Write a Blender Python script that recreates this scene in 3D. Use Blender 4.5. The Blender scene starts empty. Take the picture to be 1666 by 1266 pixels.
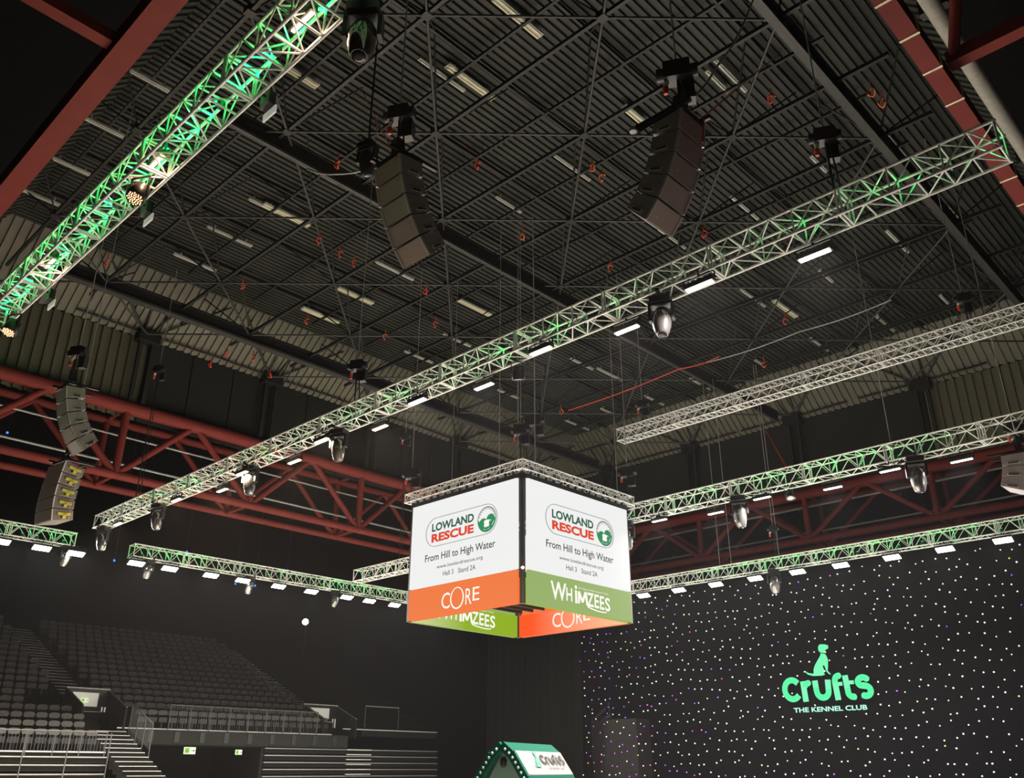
import bpy, math, random
from mathutils import Vector, Matrix
random.seed(7)
C = bpy.context.scene.collection
SC = bpy.context.scene
PI = math.pi

# ------------------------------------------------------------------ camera
CH = 1.6
F_PX = 1412.04
pit, rol, yaw = math.radians(23.651), math.radians(0.0987), math.radians(43.812)
fw = Vector((-math.sin(yaw)*math.cos(pit), math.cos(yaw)*math.cos(pit), math.sin(pit)))
rt0 = Vector((math.cos(yaw), math.sin(yaw), 0)); up0 = rt0.cross(fw)
rt = math.cos(rol)*rt0 + math.sin(rol)*up0
up = math.cos(rol)*up0 - math.sin(rol)*rt0
cam = bpy.data.cameras.new('camera'); cam.sensor_fit = 'HORIZONTAL'; cam.sensor_width = 36
cam.lens = F_PX/1666*36; cam.clip_end = 300
co = bpy.data.objects.new('camera', cam); C.objects.link(co)
co.matrix_world = Matrix(((rt.x, up.x, -fw.x, 0), (rt.y, up.y, -fw.y, 0), (rt.z, up.z, -fw.z, CH), (0, 0, 0, 1)))
SC.camera = co
SC.view_settings.view_transform = 'Standard'; SC.view_settings.look = 'None'
SC.view_settings.exposure = 0; SC.view_settings.gamma = 1
w = bpy.data.worlds.new('world'); SC.world = w; w.use_nodes = True
w.node_tree.nodes['Background'].inputs[0].default_value = (0.5, 0.55, 0.5, 1)
w.node_tree.nodes['Background'].inputs[1].default_value = 0.0
LAMP_W = 430.0      # arena batten
HAZE = 0.00024
GREEN_W = 9.0       # green uplighters inside the trusses

def ray(px, py):
    return ((px-833)*rt - (py-633)*up + F_PX*fw).normalized()
O = Vector((0, 0, CH))
def aX(px, py, X): d = ray(px, py); return O + d*(X/d.x)
def aY(px, py, Y): d = ray(px, py); return O + d*(Y/d.y)
def aZ(px, py, Z): d = ray(px, py); return O + d*((Z-CH)/d.z)
def aD(px, py, D):
    d = ray(px, py); return O + d*(D/math.hypot(d.x, d.y))

# ------------------------------------------------------------------ materials
def mat(name, col, rough=.6, metal=0, emit=None, es=0, noise=0, nscale=3, alpha=None, spec=None):
    m = bpy.data.materials.new(name); m.use_nodes = True
    nt = m.node_tree; b = nt.nodes['Principled BSDF']
    b.inputs['Base Color'].default_value = (*col, 1); b.inputs['Roughness'].default_value = rough
    b.inputs['Metallic'].default_value = metal
    if spec is not None: b.inputs['Specular IOR Level'].default_value = spec
    if emit: b.inputs['Emission Color'].default_value = (*emit, 1); b.inputs['Emission Strength'].default_value = es
    if noise:
        t = nt.nodes.new('ShaderNodeTexCoord'); n = nt.nodes.new('ShaderNodeTexNoise'); n.inputs['Scale'].default_value = nscale
        n.inputs['Detail'].default_value = 6
        r = nt.nodes.new('ShaderNodeMapRange'); r.inputs['To Min'].default_value = 1-noise; r.inputs['To Max'].default_value = 1+noise
        mx = nt.nodes.new('ShaderNodeVectorMath'); mx.operation = 'SCALE'; mx.inputs[0].default_value = col
        nt.links.new(t.outputs['Object'], n.inputs['Vector']); nt.links.new(n.outputs['Fac'], r.inputs['Value'])
        nt.links.new(r.outputs[0], mx.inputs['Scale']); nt.links.new(mx.outputs[0], b.inputs['Base Color'])
    if alpha is not None: b.inputs['Alpha'].default_value = alpha
    if es and es < 400: m.cycles.emission_sampling = 'NONE'
    return m
M = dict(
 deck=mat('corrugated_olive_steel', (.027, .030, .0225), .65, 0, noise=.3, nscale=.25),
 fascia=mat('corrugated_fascia_steel', (.105, .10, .067), .6, 0, noise=.35, nscale=.3),
 panel=mat('dark_panel', (.028, .029, .026), .8, spec=.05, noise=.2, nscale=.3),
 blackwall=mat('black_wall', (.022, .022, .022), .9, spec=.05, noise=.2, nscale=.2),
 void=mat('black_soffit', (.005, .005, .005), .95, spec=.05, noise=.2),
 floor=mat('pale_bounce_carpet', (.72, .70, .66), .9, noise=.05, nscale=1),
 concrete=mat('dark_concrete', (.10, .10, .095), .9, noise=.1, nscale=1),
 steel=mat('dark_roof_steel', (.020, .020, .019), .5, .2, noise=.2),
 rod=mat('grey_roof_rod', (.06, .06, .056), .5, .3, noise=.2),
 red=mat('red_oxide_paint', (.185, .028, .022), .7, 0, spec=.25, noise=.15, nscale=2),
 alu=mat('truss_aluminium', (.90, .90, .87), .45, .12, noise=.06, nscale=6),
 alu2=mat('truss_aluminium_brace', (.86, .86, .84), .45, .12, noise=.06, nscale=6),
 black=mat('black_plastic', (.022, .022, .023), .38, 0, noise=.1),
 blackm=mat('black_metal', (.035, .035, .038), .35, .5, noise=.1),
 chrome=mat('glossy_head_shell', (.30, .30, .29), .16, .85, noise=.1),
 lens=mat('glass_lens', (.02, .02, .025), .08, 0),
 cable=mat('grey_steel_cable', (.42, .42, .40), .45, .3, noise=.1),
 rubber=mat('black_cable', (.02, .02, .02), .6, noise=.1),
 tag=mat('red_hook_paint', (.75, .07, .035), .4, noise=.1),
 orange=mat('orange_strap', (.75, .16, .04), .6, noise=.1),
 white=mat('white_plastic', (.8, .8, .76), .5, noise=.05),
 tube=mat('unlit_tube', (.78, .74, .50), .45, noise=.05),
 tubew=mat('unlit_tube_white', (.55, .55, .50), .45, noise=.05),
 grille=mat('speaker_grille', (.50, .385, .345), .5, .2, noise=.12, nscale=30),
 grillew=mat('pale_speaker_grille', (.85, .85, .80), .5, .1, noise=.12, nscale=30),
 cab=mat('speaker_cabinet_paint', (.25, .225, .215), .5, noise=.1, nscale=20),
 rail=mat('cabinet_side_rail', (.55, .50, .46), .35, .3, noise=.1),
 yellow=mat('yellow_handle', (.75, .72, .12), .5, noise=.05),
 seat=mat('dark_grey_seat', (.09, .085, .079), .75, spec=.2, noise=.15, nscale=5),
 tread=mat('black_tread', (.014, .014, .014), .9, spec=.1, noise=.2),
 nosing=mat('pale_step_nosing', (.8, .8, .76), .5, noise=.05),
 railm=mat('galvanised_rail', (.13, .13, .13), .5, .3, noise=.05),
 drape=mat('black_drape', (.006, .006, .0055), .95, spec=.05, noise=.15, nscale=1),
 teal=mat('teal_paint', (.001, .105, .066), .8, spec=.1, noise=.08, nscale=4),
 kwhite=mat('white_roof_sheet', (.36, .36, .35), .8, spec=.1, noise=.04),
 ink=mat('black_ink', (.02, .02, .02), .6, noise=.05),
 inkteal=mat('teal_ink', (.01, .30, .20), .6, noise=.05),
 duct=mat('grey_wrapped_duct', (.30, .29, .25), .7, noise=.3, nscale=8),
 strip=mat('pale_tape', (.85, .75, .52), .5, noise=.05),
 glow=mat('diffuser_cool', (1, 1, 1), .5, emit=(1.0, .93, .86), es=14),
 glow2=mat('diffuser_warm', (1, 1, 1), .5, emit=(1.0, .66, .38), es=11),
 glow3=mat('diffuser_white', (1, 1, 1), .5, emit=(1.0, .96, .86), es=22),
 glowg=mat('green_led', (0, .3, .1), .5, emit=(.0, 1, .22), es=3),
 glowb=mat('blue_led', (0, 0, .3), .5, emit=(.02, .12, 1), es=4),
 glowo=mat('orange_led', (.3, .1, 0), .5, emit=(1, .45, .2), es=6),
 sl=mat('screen_white', (.02, .02, .02), .5, emit=(.86, .87, .86), es=1.0),
 so=mat('screen_orange', (.02, .02, .02), .5, emit=(.86, .185, .045), es=1),
 sg=mat('screen_olive_green', (.02, .02, .02), .5, emit=(.29, .42, .13), es=1),
 so2=mat('screen_bright_orange', (.02, .02, .02), .5, emit=(1, .13, .01), es=1),
 sg2=mat('screen_lime', (.02, .02, .02), .5, emit=(.32, .46, .01), es=1),
 sw=mat('screen_lettering_white', (.02, .02, .02), .5, emit=(.95, .95, .86), es=1),
 stg=mat('screen_lettering_green', (.02, .02, .02), .5, emit=(.015, .10, .055), es=1),
 slg=mat('screen_logo_green', (.02, .02, .02), .5, emit=(.02, .25, .10), es=1),
 str_=mat('screen_lettering_red', (.02, .02, .02), .5, emit=(.72, .055, .02), es=1),
 stk=mat('screen_lettering_dark', (.02, .02, .02), .5, emit=(.035, .035, .04), es=1),
 stl=mat('screen_outline_grey', (.02, .02, .02), .5, emit=(.25, .27, .26), es=1),
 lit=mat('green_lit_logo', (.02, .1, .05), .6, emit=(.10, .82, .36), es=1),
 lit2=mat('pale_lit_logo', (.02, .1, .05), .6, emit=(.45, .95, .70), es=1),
 exitg=mat('exit_sign_green', (.1, .3, .05), .5, emit=(.35, .62, .06), es=1),
 exitw=mat('exit_sign_white', (.6, .6, .5), .5, emit=(.75, .85, .55), es=.9),
 sign=mat('pale_sign_board', (.6, .6, .54), .6, emit=(.7, .7, .6), es=.35),
 starw=mat('star_white', (1, 1, 1), .5, emit=(1, .97, .88), es=1.3),
 starp=mat('star_purple', (.5, .1, 1), .5, emit=(.42, .10, 1), es=1.3),
 stark=mat('star_pink', (1, .1, .5), .5, emit=(1, .12, .5), es=1.3),
 stary=mat('star_amber', (1, .7, .2), .5, emit=(1, .6, .15), es=1.3),
)
for k_ in ('sl','so','sg','so2','sg2','sw','stg','slg','str_','stk','stl'):
    n_ = M[k_].node_tree.nodes['Principled BSDF']; n_.inputs['Specular IOR Level'].default_value = 0; n_.inputs['Roughness'].default_value = 1
# light gauze of the star cloth
def gauze():
    m = mat('star_cloth_gauze', (.0045, .0045, .0055), .9, spec=.05, noise=.25, nscale=.35); nt = m.node_tree
    b = nt.nodes['Principled BSDF']; o = nt.nodes['Material Output']
    t = nt.nodes.new('ShaderNodeBsdfTransparent'); x = nt.nodes.new('ShaderNodeMixShader'); x.inputs[0].default_value = .3
    nt.links.new(b.outputs[0], x.inputs[1]); nt.links.new(t.outputs[0], x.inputs[2]); nt.links.new(x.outputs[0], o.inputs[0])
    return m
M['star'] = gauze()
# inner banners fade along their length (what the screens show)
def fade(name, c1, c2, a, b_, axis):
    m = mat(name, (.02, .02, .02), 1, emit=c1, es=1, spec=0); nt = m.node_tree; b = nt.nodes['Principled BSDF']
    t = nt.nodes.new('ShaderNodeTexCoord'); s = nt.nodes.new('ShaderNodeSeparateXYZ'); r = nt.nodes.new('ShaderNodeMapRange')
    r.inputs['From Min'].default_value = a; r.inputs['From Max'].default_value = b_
    x = nt.nodes.new('ShaderNodeMix'); x.data_type = 'RGBA'
    x.inputs[6].default_value = (*c1, 1); x.inputs[7].default_value = (*c2, 1)
    nt.links.new(t.outputs['Object'], s.inputs[0]); nt.links.new(s.outputs[axis], r.inputs['Value'])
    nt.links.new(r.outputs[0], x.inputs[0]); nt.links.new(x.outputs[2], b.inputs['Emission Color'])
    return m

# ------------------------------------------------------------------ mesh builder
class MB:
    def __init__(s): s.v = []; s.f = []; s.mi = []; s.sm = []; s.mats = []
    def add(s, vs, fs, mi=0, smooth=False):
        o = len(s.v); s.v += [tuple(v) for v in vs]
        for f in fs: s.f.append(tuple(i+o for i in f)); s.mi.append(mi); s.sm.append(smooth)
        return s
    def box(s, a, b, mi=0, Mx=None):
        x0, y0, z0 = a; x1, y1, z1 = b
        vs = [Vector(p) for p in ((x0,y0,z0),(x1,y0,z0),(x1,y1,z0),(x0,y1,z0),(x0,y0,z1),(x1,y0,z1),(x1,y1,z1),(x0,y1,z1))]
        if Mx: vs = [Mx @ v for v in vs]
        return s.add(vs, ((0,3,2,1),(4,5,6,7),(0,1,5,4),(1,2,6,5),(2,3,7,6),(3,0,4,7)), mi)
    def cbox(s, c, d, mi=0, Mx=None):
        return s.box((c[0]-d[0]/2,c[1]-d[1]/2,c[2]-d[2]/2), (c[0]+d[0]/2,c[1]+d[1]/2,c[2]+d[2]/2), mi, Mx)
    def tube(s, p, q, r, n=6, mi=0, r2=None):
        p = Vector(p); q = Vector(q); d = (q-p)
        if d.length < 1e-6: return s
        d.normalize(); a = d.orthogonal().normalized(); b = d.cross(a); r2 = r if r2 is None else r2
        vs = [p+(a*math.cos(2*PI*i/n)+b*math.sin(2*PI*i/n))*r for i in range(n)] + [q+(a*math.cos(2*PI*i/n)+b*math.sin(2*PI*i/n))*r2 for i in range(n)]
        fs = [(i, (i+1)%n, n+(i+1)%n, n+i) for i in range(n)]
        s.add(vs, fs, mi, n > 4); s.add(vs[:n], [tuple(range(n))[::-1]], mi); s.add(vs[n:], [tuple(range(n))], mi)
        return s
    def path(s, pts, r, n=5, mi=0):
        for a, b in zip(pts, pts[1:]): s.tube(a, b, r, n, mi)
        return s
    def bar(s, p, q, w_, h_, mi=0):
        """rectangular beam from p to q, w_ wide (level), h_ high"""
        p = Vector(p); q = Vector(q); d = (q-p).normalized(); sd = d.cross(Vector((0,0,1)))
        if sd.length < 1e-3: sd = Vector((1,0,0))
        sd.normalize(); u = sd.cross(d)
        vs = []
        for c in (p, q):
            for a, b in ((-1,-1),(1,-1),(1,1),(-1,1)): vs.append(c+sd*a*w_/2+u*b*h_/2)
        return s.add(vs, ((3,2,1,0),(4,5,6,7),(0,1,5,4),(1,2,6,5),(2,3,7,6),(3,0,4,7)), mi)
    def lathe(s, prof, n=16, Mx=None, mi=0):
        vs = []
        for r, z in prof:
            for i in range(n): vs.append(Vector((r*math.cos(2*PI*i/n), r*math.sin(2*PI*i/n), z)))
        if Mx: vs = [Mx @ v for v in vs]
        fs = []
        for k in range(len(prof)-1):
            for i in range(n): fs.append((k*n+i, k*n+(i+1)%n, (k+1)*n+(i+1)%n, (k+1)*n+i))
        s.add(vs, fs, mi, True)
        s.add(vs[:n], [tuple(range(n))[::-1]], mi); s.add(vs[-n:], [tuple(range(n))], mi)
        return s
    def prism(s, poly, ex, ey, o, ez, mi=0):
        """polygon in (ex,ey) plane at o extruded by vector ez"""
        ex = Vector(ex); ey = Vector(ey); o = Vector(o); ez = Vector(ez); n = len(poly)
        a = [o+ex*x+ey*y for x, y in poly]; b = [p+ez for p in a]
        s.add(a, [tuple(range(n))], mi); s.add(b, [tuple(range(n))[::-1]], mi)
        s.add(a+b, [(i, n+i, n+(i+1)%n, (i+1)%n) for i in range(n)], mi)
        return s
    def mesh(s, name, mats):
        me = bpy.data.meshes.new(name); me.from_pydata(s.v, [], s.f)
        for m in (mats if isinstance(mats, (list, tuple)) else [mats]): me.materials.append(m)
        me.polygons.foreach_set('material_index', s.mi); me.polygons.foreach_set('use_smooth', s.sm); me.update()
        return me
    def build(s, name, mats, parent=None, Mx=None):
        return ob(name, s.mesh(name, mats), parent, Mx)
def ob(name, data, parent=None, Mx=None):
    o = bpy.data.objects.new(name, data); C.objects.link(o)
    if parent: o.parent = parent
    if Mx is not None: o.matrix_local = Mx
    return o
def tag(o, label, cat, group=None, kind=None):
    o['label'] = label; o['category'] = cat
    if group: o['group'] = group
    if kind: o['kind'] = kind
    return o
def thing(name, label, cat, loc=(0,0,0), rz=0, group=None, Mx=None):
    o = bpy.data.objects.new(name, None); C.objects.link(o); o.empty_display_size = .1
    if Mx is not None: o.matrix_world = Mx
    else: o.location = loc; o.rotation_euler = (0, 0, rz)
    return tag(o, label, cat, group)
def struct(mb, name, m):
    o = mb.build(name, m); o['kind'] = 'structure'; return o
def copy_tree(o, parent=None):
    c = o.copy(); C.objects.link(c); c.parent = parent
    for ch in KIDS.get(o.name, []): copy_tree(ch, c)
    return c
KIDS = {}
def freeze(o):
    KIDS[o.name] = list(o.children)
    for c in o.children: freeze(c)
def ordinal(i): return ['first','second','third','fourth','fifth','sixth','seventh','eighth','ninth','tenth','eleventh','twelfth','thirteenth','fourteenth','fifteenth','sixteenth','seventeenth','eighteenth','nineteenth','twentieth'][i]

# text converted to a mesh, fitted in a box given by origin, unit vectors, width, height
def text_mb(body, bold=0.0):
    cu = bpy.data.curves.new('t', 'FONT'); cu.body = body; cu.offset = bold; cu.resolution_u = 3; cu.size = 1
    o = bpy.data.objects.new('t', cu); C.objects.link(o)
    dg = bpy.context.evaluated_depsgraph_get(); dg.update()
    me = bpy.data.meshes.new_from_object(o.evaluated_get(dg)); vs = [v.co.copy() for v in me.vertices]; fs = [tuple(p.vertices) for p in me.polygons]
    bpy.data.objects.remove(o); bpy.data.curves.remove(cu); bpy.data.meshes.remove(me)
    return vs, fs
def put_text(mb, body, o, ex, ey, en, x0, y0, x1, y1, bold=0.0, mi=0, depth=.012, shear=0, keep=False):
    vs, fs = text_mb(body, bold)
    ax = min(v.x for v in vs); bx = max(v.x for v in vs); ay = min(v.y for v in vs); by = max(v.y for v in vs)
    o = Vector(o); ex = Vector(ex); ey = Vector(ey); en = Vector(en)
    sx = (x1-x0)/(bx-ax); sy = (y1-y0)/(by-ay)
    P = []
    for v in vs:
        x = x0+(v.x-ax)*sx; y = y0+(v.y-ay)*sy + shear*(x-x0)
        P.append(o+ex*x+ey*y+en*depth)
    n = en.normalized()
    fx = []
    for f in fs:
        a, b, c = P[f[0]], P[f[1]], P[f[2]]
        fx.append(f if (b-a).cross(c-a).dot(n) >= 0 else f[::-1])
    mb.add(P, fx, mi)

# ------------------------------------------------------------------ the shell
XW, YW = -36.5, 43.7            # inner edges of the raised roof (far sides)
XN, YN = -2.9, 4.6              # near sides
ZE, ZD = 19.5, 21.6             # eave of the raised roof, underside of its deck
def corr(mb, o, u, length, v, pitch, depth, n, mi=0):
    """corrugated sheet: ribs run along v (full vector), repeat along unit u"""
    o = Vector(o); u = Vector(u); v = Vector(v); n = Vector(n)
    k = int(length/pitch); pts = []
    for i in range(k):
        for a, d in ((0,0),(.55,0),(.60,1),(.95,1)):
            pts.append(o+u*(i+a)*pitch+n*d*depth)
    pts.append(o+u*k*pitch)
    m = len(pts)
    mb.add(pts+[p+v for p in pts], [(i, i+1, m+i+1, m+i) for i in range(m-1)], mi)
    return mb
b = MB(); corr(b, (-34, 7, ZD), (1,0,0), 29, (0,34.4,0), .25, .10, (0,0,1)); b.box((-34.2,6.8,ZD+.12),(-4.8,41.6,ZD+.3))
struct(b, 'ceiling', M['deck'])
b = MB(); corr(b, (XW, YN, ZE), (0,1,0), YW-YN, (2.5,0,ZD-ZE), .36, .09, (-.64,0,.76))
corr(b, (XW, YN-6, 15.6), (0,1,0), 15.6, (.02,0,ZE-15.6), .42, .09, (-1,0,0)); struct(b, 'wall_left', M['fascia'])
b = MB(); corr(b, (XW, YW, ZE), (1,0,0), XN-XW, (0,-2.4,ZD-ZE), .36, .09, (0,.66,.75))
corr(b, (-12.9, YW, 15.6), (1,0,0), 16, (0,-.02,ZE-15.6), .42, .09, (0,1,0)); struct(b, 'wall_far', M['fascia'])
b = MB(); corr(b, (XW, YN, ZE), (1,0,0), XN-XW, (0,2.4,ZD-ZE), .36, .09, (0,-.66,.75)); struct(b, 'wall_near', M['deck'])
b = MB(); corr(b, (XN, YN, ZE), (0,1,0), YW-YN, (-2.1,0,ZD-ZE), .36, .09, (.7,0,.7)); struct(b, 'wall_right', M['deck'])
# flat dark panels under the eaves, one sheet each
def flat_panel(o, u, wd, n, name, lab):
    mb = MB(); o = Vector(o); u = Vector(u); n = Vector(n)
    vs = [o, o+u*(wd-.05), o+u*(wd-.05)+Vector((0,0,ZE-15.6)), o+Vector((0,0,ZE-15.6))]
    mb.add(vs+[v+n*.08 for v in vs], ((0,1,2,3),(7,6,5,4),(0,4,5,1),(1,5,6,2),(2,6,7,3),(3,7,4,0)))
    x = mb.build(name, M['panel']); x['kind'] = 'structure'
k = 0; y = 14.2
while y < YW-.5:
    k += 1; flat_panel((XW, y, 15.6), (0,1,0), 2.12, (-1,0,0), 'trim_%d' % k, ''); y += 2.12
x = -12.95
while x > XW+.5:
    k += 1; flat_panel((x, YW, 15.6), (-1,0,0), 6.9, (0,1,0), 'trim_%d' % k, ''); x -= 6.9
# low roof outside the red ring, outer walls, floor
b = MB(); b.box((-70,-26,16.45),(XW-.1,64,16.6)); b.box((XW-.1,YW+.1,16.45),(26,64,16.6)); b.box((XW-.1,-26,16.45),(26,YN,16.6)); b.box((XN,YN,16.45),(26,YW+.1,16.6))
struct(b, 'ceiling', M['void'])
b = MB(); b.box((XN,YN-.3,16.45),(XN+.1,YW,ZE)); b.box((XW,YN-.1,16.45),(XN,YN,ZE)); struct(b, 'wall_upstand', M['void'])
b = MB(); b.box((-66.3,-26,0),(-66,62,16.45)); struct(b, 'wall_left', M['blackwall'])
b = MB(); b.box((-66,62,0),(26,62.3,16.45)); struct(b, 'wall_far', M['blackwall'])
b = MB(); b.box((26,-26,0),(26.3,62,16.45)); struct(b, 'wall_right', M['blackwall'])
b = MB(); b.box((-66,-26.3,0),(26,-26,16.45)); struct(b, 'wall_near', M['blackwall'])
b = MB(); b.box((-66,-26,-.2),(26,62,0)); struct(b, 'floor', M['concrete'])
b = MB(); b.box((-37.5,10,0),(-8,37.2,.02)); struct(b, 'floor', M['floor'])  # unseen pale floor, its extent shaped for the lamp light it bounces upward

# ------------------------------------------------------------------ roof space frame
sf = thing('roof_space_frame', 'dark steel space frame of crossing rods and beams under the corrugated roof deck', 'roof frame', (-19,24,ZE))
Mi = Matrix.Translation((19,-24,-ZE))
NX = lambda i: -16.38-3.24*i
NY = lambda j: 13.7+3.2*j
i0, i1, j0, j1 = -3, 5, -2, 8
for j in range(j0, j1+1):
    m_ = MB(); m_.bar((NX(i1)-1.6, NY(j), ZE), (NX(i0)+1.6, NY(j), ZE), .10, .12)
    m_.bar((NX(i1), NY(j), ZD-.35), (NX(i0), NY(j), ZD-.35), .08, .1)
    m_.build('purlin', M['steel'], sf, Mi)
for i in range(i0, i1+1):
    m_ = MB(); m_.bar((NX(i)+1.62, NY(j0), ZD-.32), (NX(i)+1.62, NY(j1)+1.6, ZD-.32), .08, .14); m_.build('cross_beam', M['steel'], sf, Mi)
for s in (1, -1):
    done = set()
    for i in range(i0, i1+1):
        for j in range(j0, j1+1):
            if (i+j) % 2: continue
            key = i-s*j
            if key in done: continue
            done.add(key)
            ks = [t for t in range(-20, 21) if i0 <= i+t <= i1+1 and j0 <= j+s*t <= j1+1]
            if len(ks) < 2: continue
            a, c = min(ks), max(ks)
            m_ = MB(); m_.tube((NX(i+a), NY(j+s*a), ZE-.05), (NX(i+c), NY(j+s*c), ZE-.05), .04, 8); m_.build('diagonal_rod', M['rod'], sf, Mi)
for i in range(i0, i1+1):
    for j in range(j0, j1+1):
        if (i+j) % 2: continue
        x, y = NX(i), NY(j); m_ = MB(); m_.cbox((x,y,ZE),(.26,.26,.2))
        for sx in (-1,1):
            for sy in (-1,1): m_.tube((x,y,ZE), (x+sx*1.62, y+sy*1.6, ZD-.3), .03, 6)
        m_.build('node_struts', M['steel'], sf, Mi)
def gantry(x, y0, y1, z, lab, wd=.34):
    g = thing('roof_beam', lab, 'beam', (x, y0, z))
    MB().bar((0,0,0),(0,y1-y0,0),wd,.10).build('flange', M['rod'], g)
    MB().bar((0,0,.28),(0,y1-y0,.28),.06,.5).build('web', M['steel'], g)
    MB().bar((0,0,.56),(0,y1-y0,.56),wd,.06).build('flange', M['steel'], g)
gantry(-20.1, 8, 42, 19.05, 'long grey roof beam running behind the left speaker column', .14)
gantry(-6.6, 8, 42, 19.05, 'wide grey roof beam crossing the top right above the near truss', .24)
gantry(-32.6, 8, 42, 19.1, 'heavy dark roof beam in front of the far left ribbed fascia', .34)

# eave columns
def eave_col(x, y, ax, lab):
    t = thing('eave_column', lab, 'column', (x, y, 12.7), 0 if ax == 'x' else PI/2)
    for s in (-1,1): MB().bar((0,s*.28,3.65),(0,s*.28,6.7),.16,.16).build('post', M['panel'], t)
    MB().cbox((0,0,6.75),(.5,1.0,.5)).build('cap', M['steel'], t)
    m_ = MB()
    for s in (-1,1):
        m_.tube((0,s*.2,6.9),(1.9,s*2.8,8.7),.05); m_.tube((0,s*.2,6.9),(1.7,s*.6,8.75),.05); m_.tube((0,s*.2,6.9),(0,s*3.2,6.95),.05)
    m_.build('brace', M['steel'], t)
for i, y in enumerate((13.9, 20.3, 26.7, 33.1, 39.4)):
    eave_col(XW+.35, y, 'x', 'twin dark column under the left eave, %s from the frame edge' % ordinal(i))
for i, x in enumerate((-12.9, -19.9, -26.6, -33)):
    t = thing('eave_column', 'twin dark column under the far right eave, %s from the right' % ordinal(i), 'column', (x, YW-.35, 12.7), -PI/2)
    for s in (-1,1): MB().bar((0,s*.28,3.65),(0,s*.28,6.7),.16,.16).build('post', M['panel'], t)
    MB().cbox((0,0,6.75),(.5,1.0,.5)).build('cap', M['steel'], t)
    m_ = MB()
    for s in (-1,1):
        m_.tube((0,s*.2,6.9),(1.9,s*2.8,8.7),.05); m_.tube((0,s*.2,6.9),(1.7,s*.6,8.75),.05); m_.tube((0,s*.2,6.9),(0,s*3.2,6.95),.05)
    m_.build('brace', M['steel'], t)

# ------------------------------------------------------------------ red ring trusses
def red_truss(lab, o, ex, length, zb, zt, first, per, out, dy=2.1):
    """o at z=0, ex unit along, out unit outward"""
    o = Vector(o); ex = Vector(ex); out = Vector(out)
    t = thing('red_roof_truss', lab, 'truss', o+Vector((0,0,zb)))
    Z = Vector((0,0,1)); H = zt-zb
    for q, (d, sc) in enumerate(((0,1),(dy,.85))):
        B = out*d
        MB().tube(B, B+ex*length, .19*sc, 12).build('bottom_chord', M['red'], t)
        MB().tube(B+Z*H, B+Z*H+ex*length, .30*sc if q == 0 else .18, 12).build('top_chord', M['red'], t)
        s = first
        while s < length:
            if s >= 0:
                MB().tube(B+ex*s, B+ex*s+Z*H, .17*sc, 10).build('post', M['red'], t)
            if s >= 0 and s+per/2 < length: MB().tube(B+ex*s, B+ex*(s+per/2)+Z*H, .15*sc, 10).build('diagonal', M['red'], t)
            if s-per/2 >= 0: MB().tube(B+ex*s, B+ex*(s-per/2)+Z*H, .15*sc, 10).build('diagonal', M['red'], t)
            s += per
    s = first
    while s < length:
        if s >= 0:
            MB().tube(ex*s, ex*s+out*dy, .1, 8).build('tie', M['red'], t); MB().tube(ex*s+Z*H, ex*s+Z*H+out*dy, .1, 8).build('tie', M['red'], t)
        s += per
    return t
red_truss('long red tubular roof truss above the seating on the left', (-36.3,-6,0), (0,1,0), 51, 12.95, 16.0, 13.65+6-6.33*3, 6.33, (-1,0,0))
xa = aY(1141, 890, 45).x; xb = aY(1527, 840, 45).x; per = (xb-xa)/2
red_truss('long red tubular roof truss behind the star cloth on the right', (-36.3,45,0), (1,0,0), 50, 13.1, 15.7, (xa+36.3) % per, per, (0,1,0))
# near sides: one boxed chord each
t = thing('red_ring_beam', 'broad red beam edging the roof at the top left corner', 'beam', (-36.3,3.34,12.7))
MB().box((0,0,0),(50,.40,.42)).build('box_section', M['red'], t)
t = thing('red_outrigger', 'faint red strut running out into the dark at top left', 'strut', (-12.6,3.3,12.9))
MB().bar((0,0,0),(0,-9,.2),.26,.22).build('tube', M['red'], t)
t = thing('red_ring_beam', 'broad red beam with pale tape bands at the top right', 'beam', (-2.9,-6,12.7))
MB().box((0,0,0),(.30,51,.34)).build('box_section', M['red'], t)
for q in ((1433,8),(1476,63),(1509,119),(1546,170),(1641,292),(1662,333)):
    p = aZ(q[0], q[1], 12.69); MB().box((-.01,p.y+6-.025,-.012),(.32,p.y+6+.025,.36)).build('tape_band', M['strip'], t)
t = thing('red_outrigger', 'red strut reaching out to the right edge of the roof ring', 'strut', (-2.6, aZ(1535,105,13.2).y, 13.2))
MB().bar((0,0,0),(9,0,.0),.26,.26).build('tube', M['red'], t); MB().tube((.1,0,0),(1.0,-1.5,1.6),.1,8).tube((.1,0,0),(1.3,1.8,1.6),.1,8).build('brace', M['red'], t)
p = aZ(1530, 30, 14.6); t = thing('wrapped_duct', 'grey wrapped duct beyond the red beam at top right', 'duct', (p.x, 3, 14.6))
MB().tube((0,0,0),(0,30,0),.16,12).build('pipe', M['duct'], t); [MB().box((-.25,q,-.05),(.25,q+.2,.3)).build('hanger', M['steel'], t) for q in (6, 11, 17)]
# pale pipes running behind the red trusses
for i, (e, r) in enumerate(((.360,.05),(.3265,.06))):
    tag(MB().tube((-38,-6,CH+38*e),(-38,46,CH+38*e),r,8).build('catwalk_pipe', M['cable']), 'pale horizontal pipe across the left red truss, %s one' % ('upper','lower')[i], 'pipe', 'pipes behind the red trusses')
for i, (e, r) in enumerate(((.296,.06),(.264,.05))):
    tag(MB().tube((-36,46.2,CH+46.2*e),(14,46.2,CH+46.2*e),r,8).build('catwalk_pipe', M['cable']), 'pale horizontal pipe across the right red truss, %s one' % ('upper','lower')[i], 'pipe', 'pipes behind the red trusses')

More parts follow.
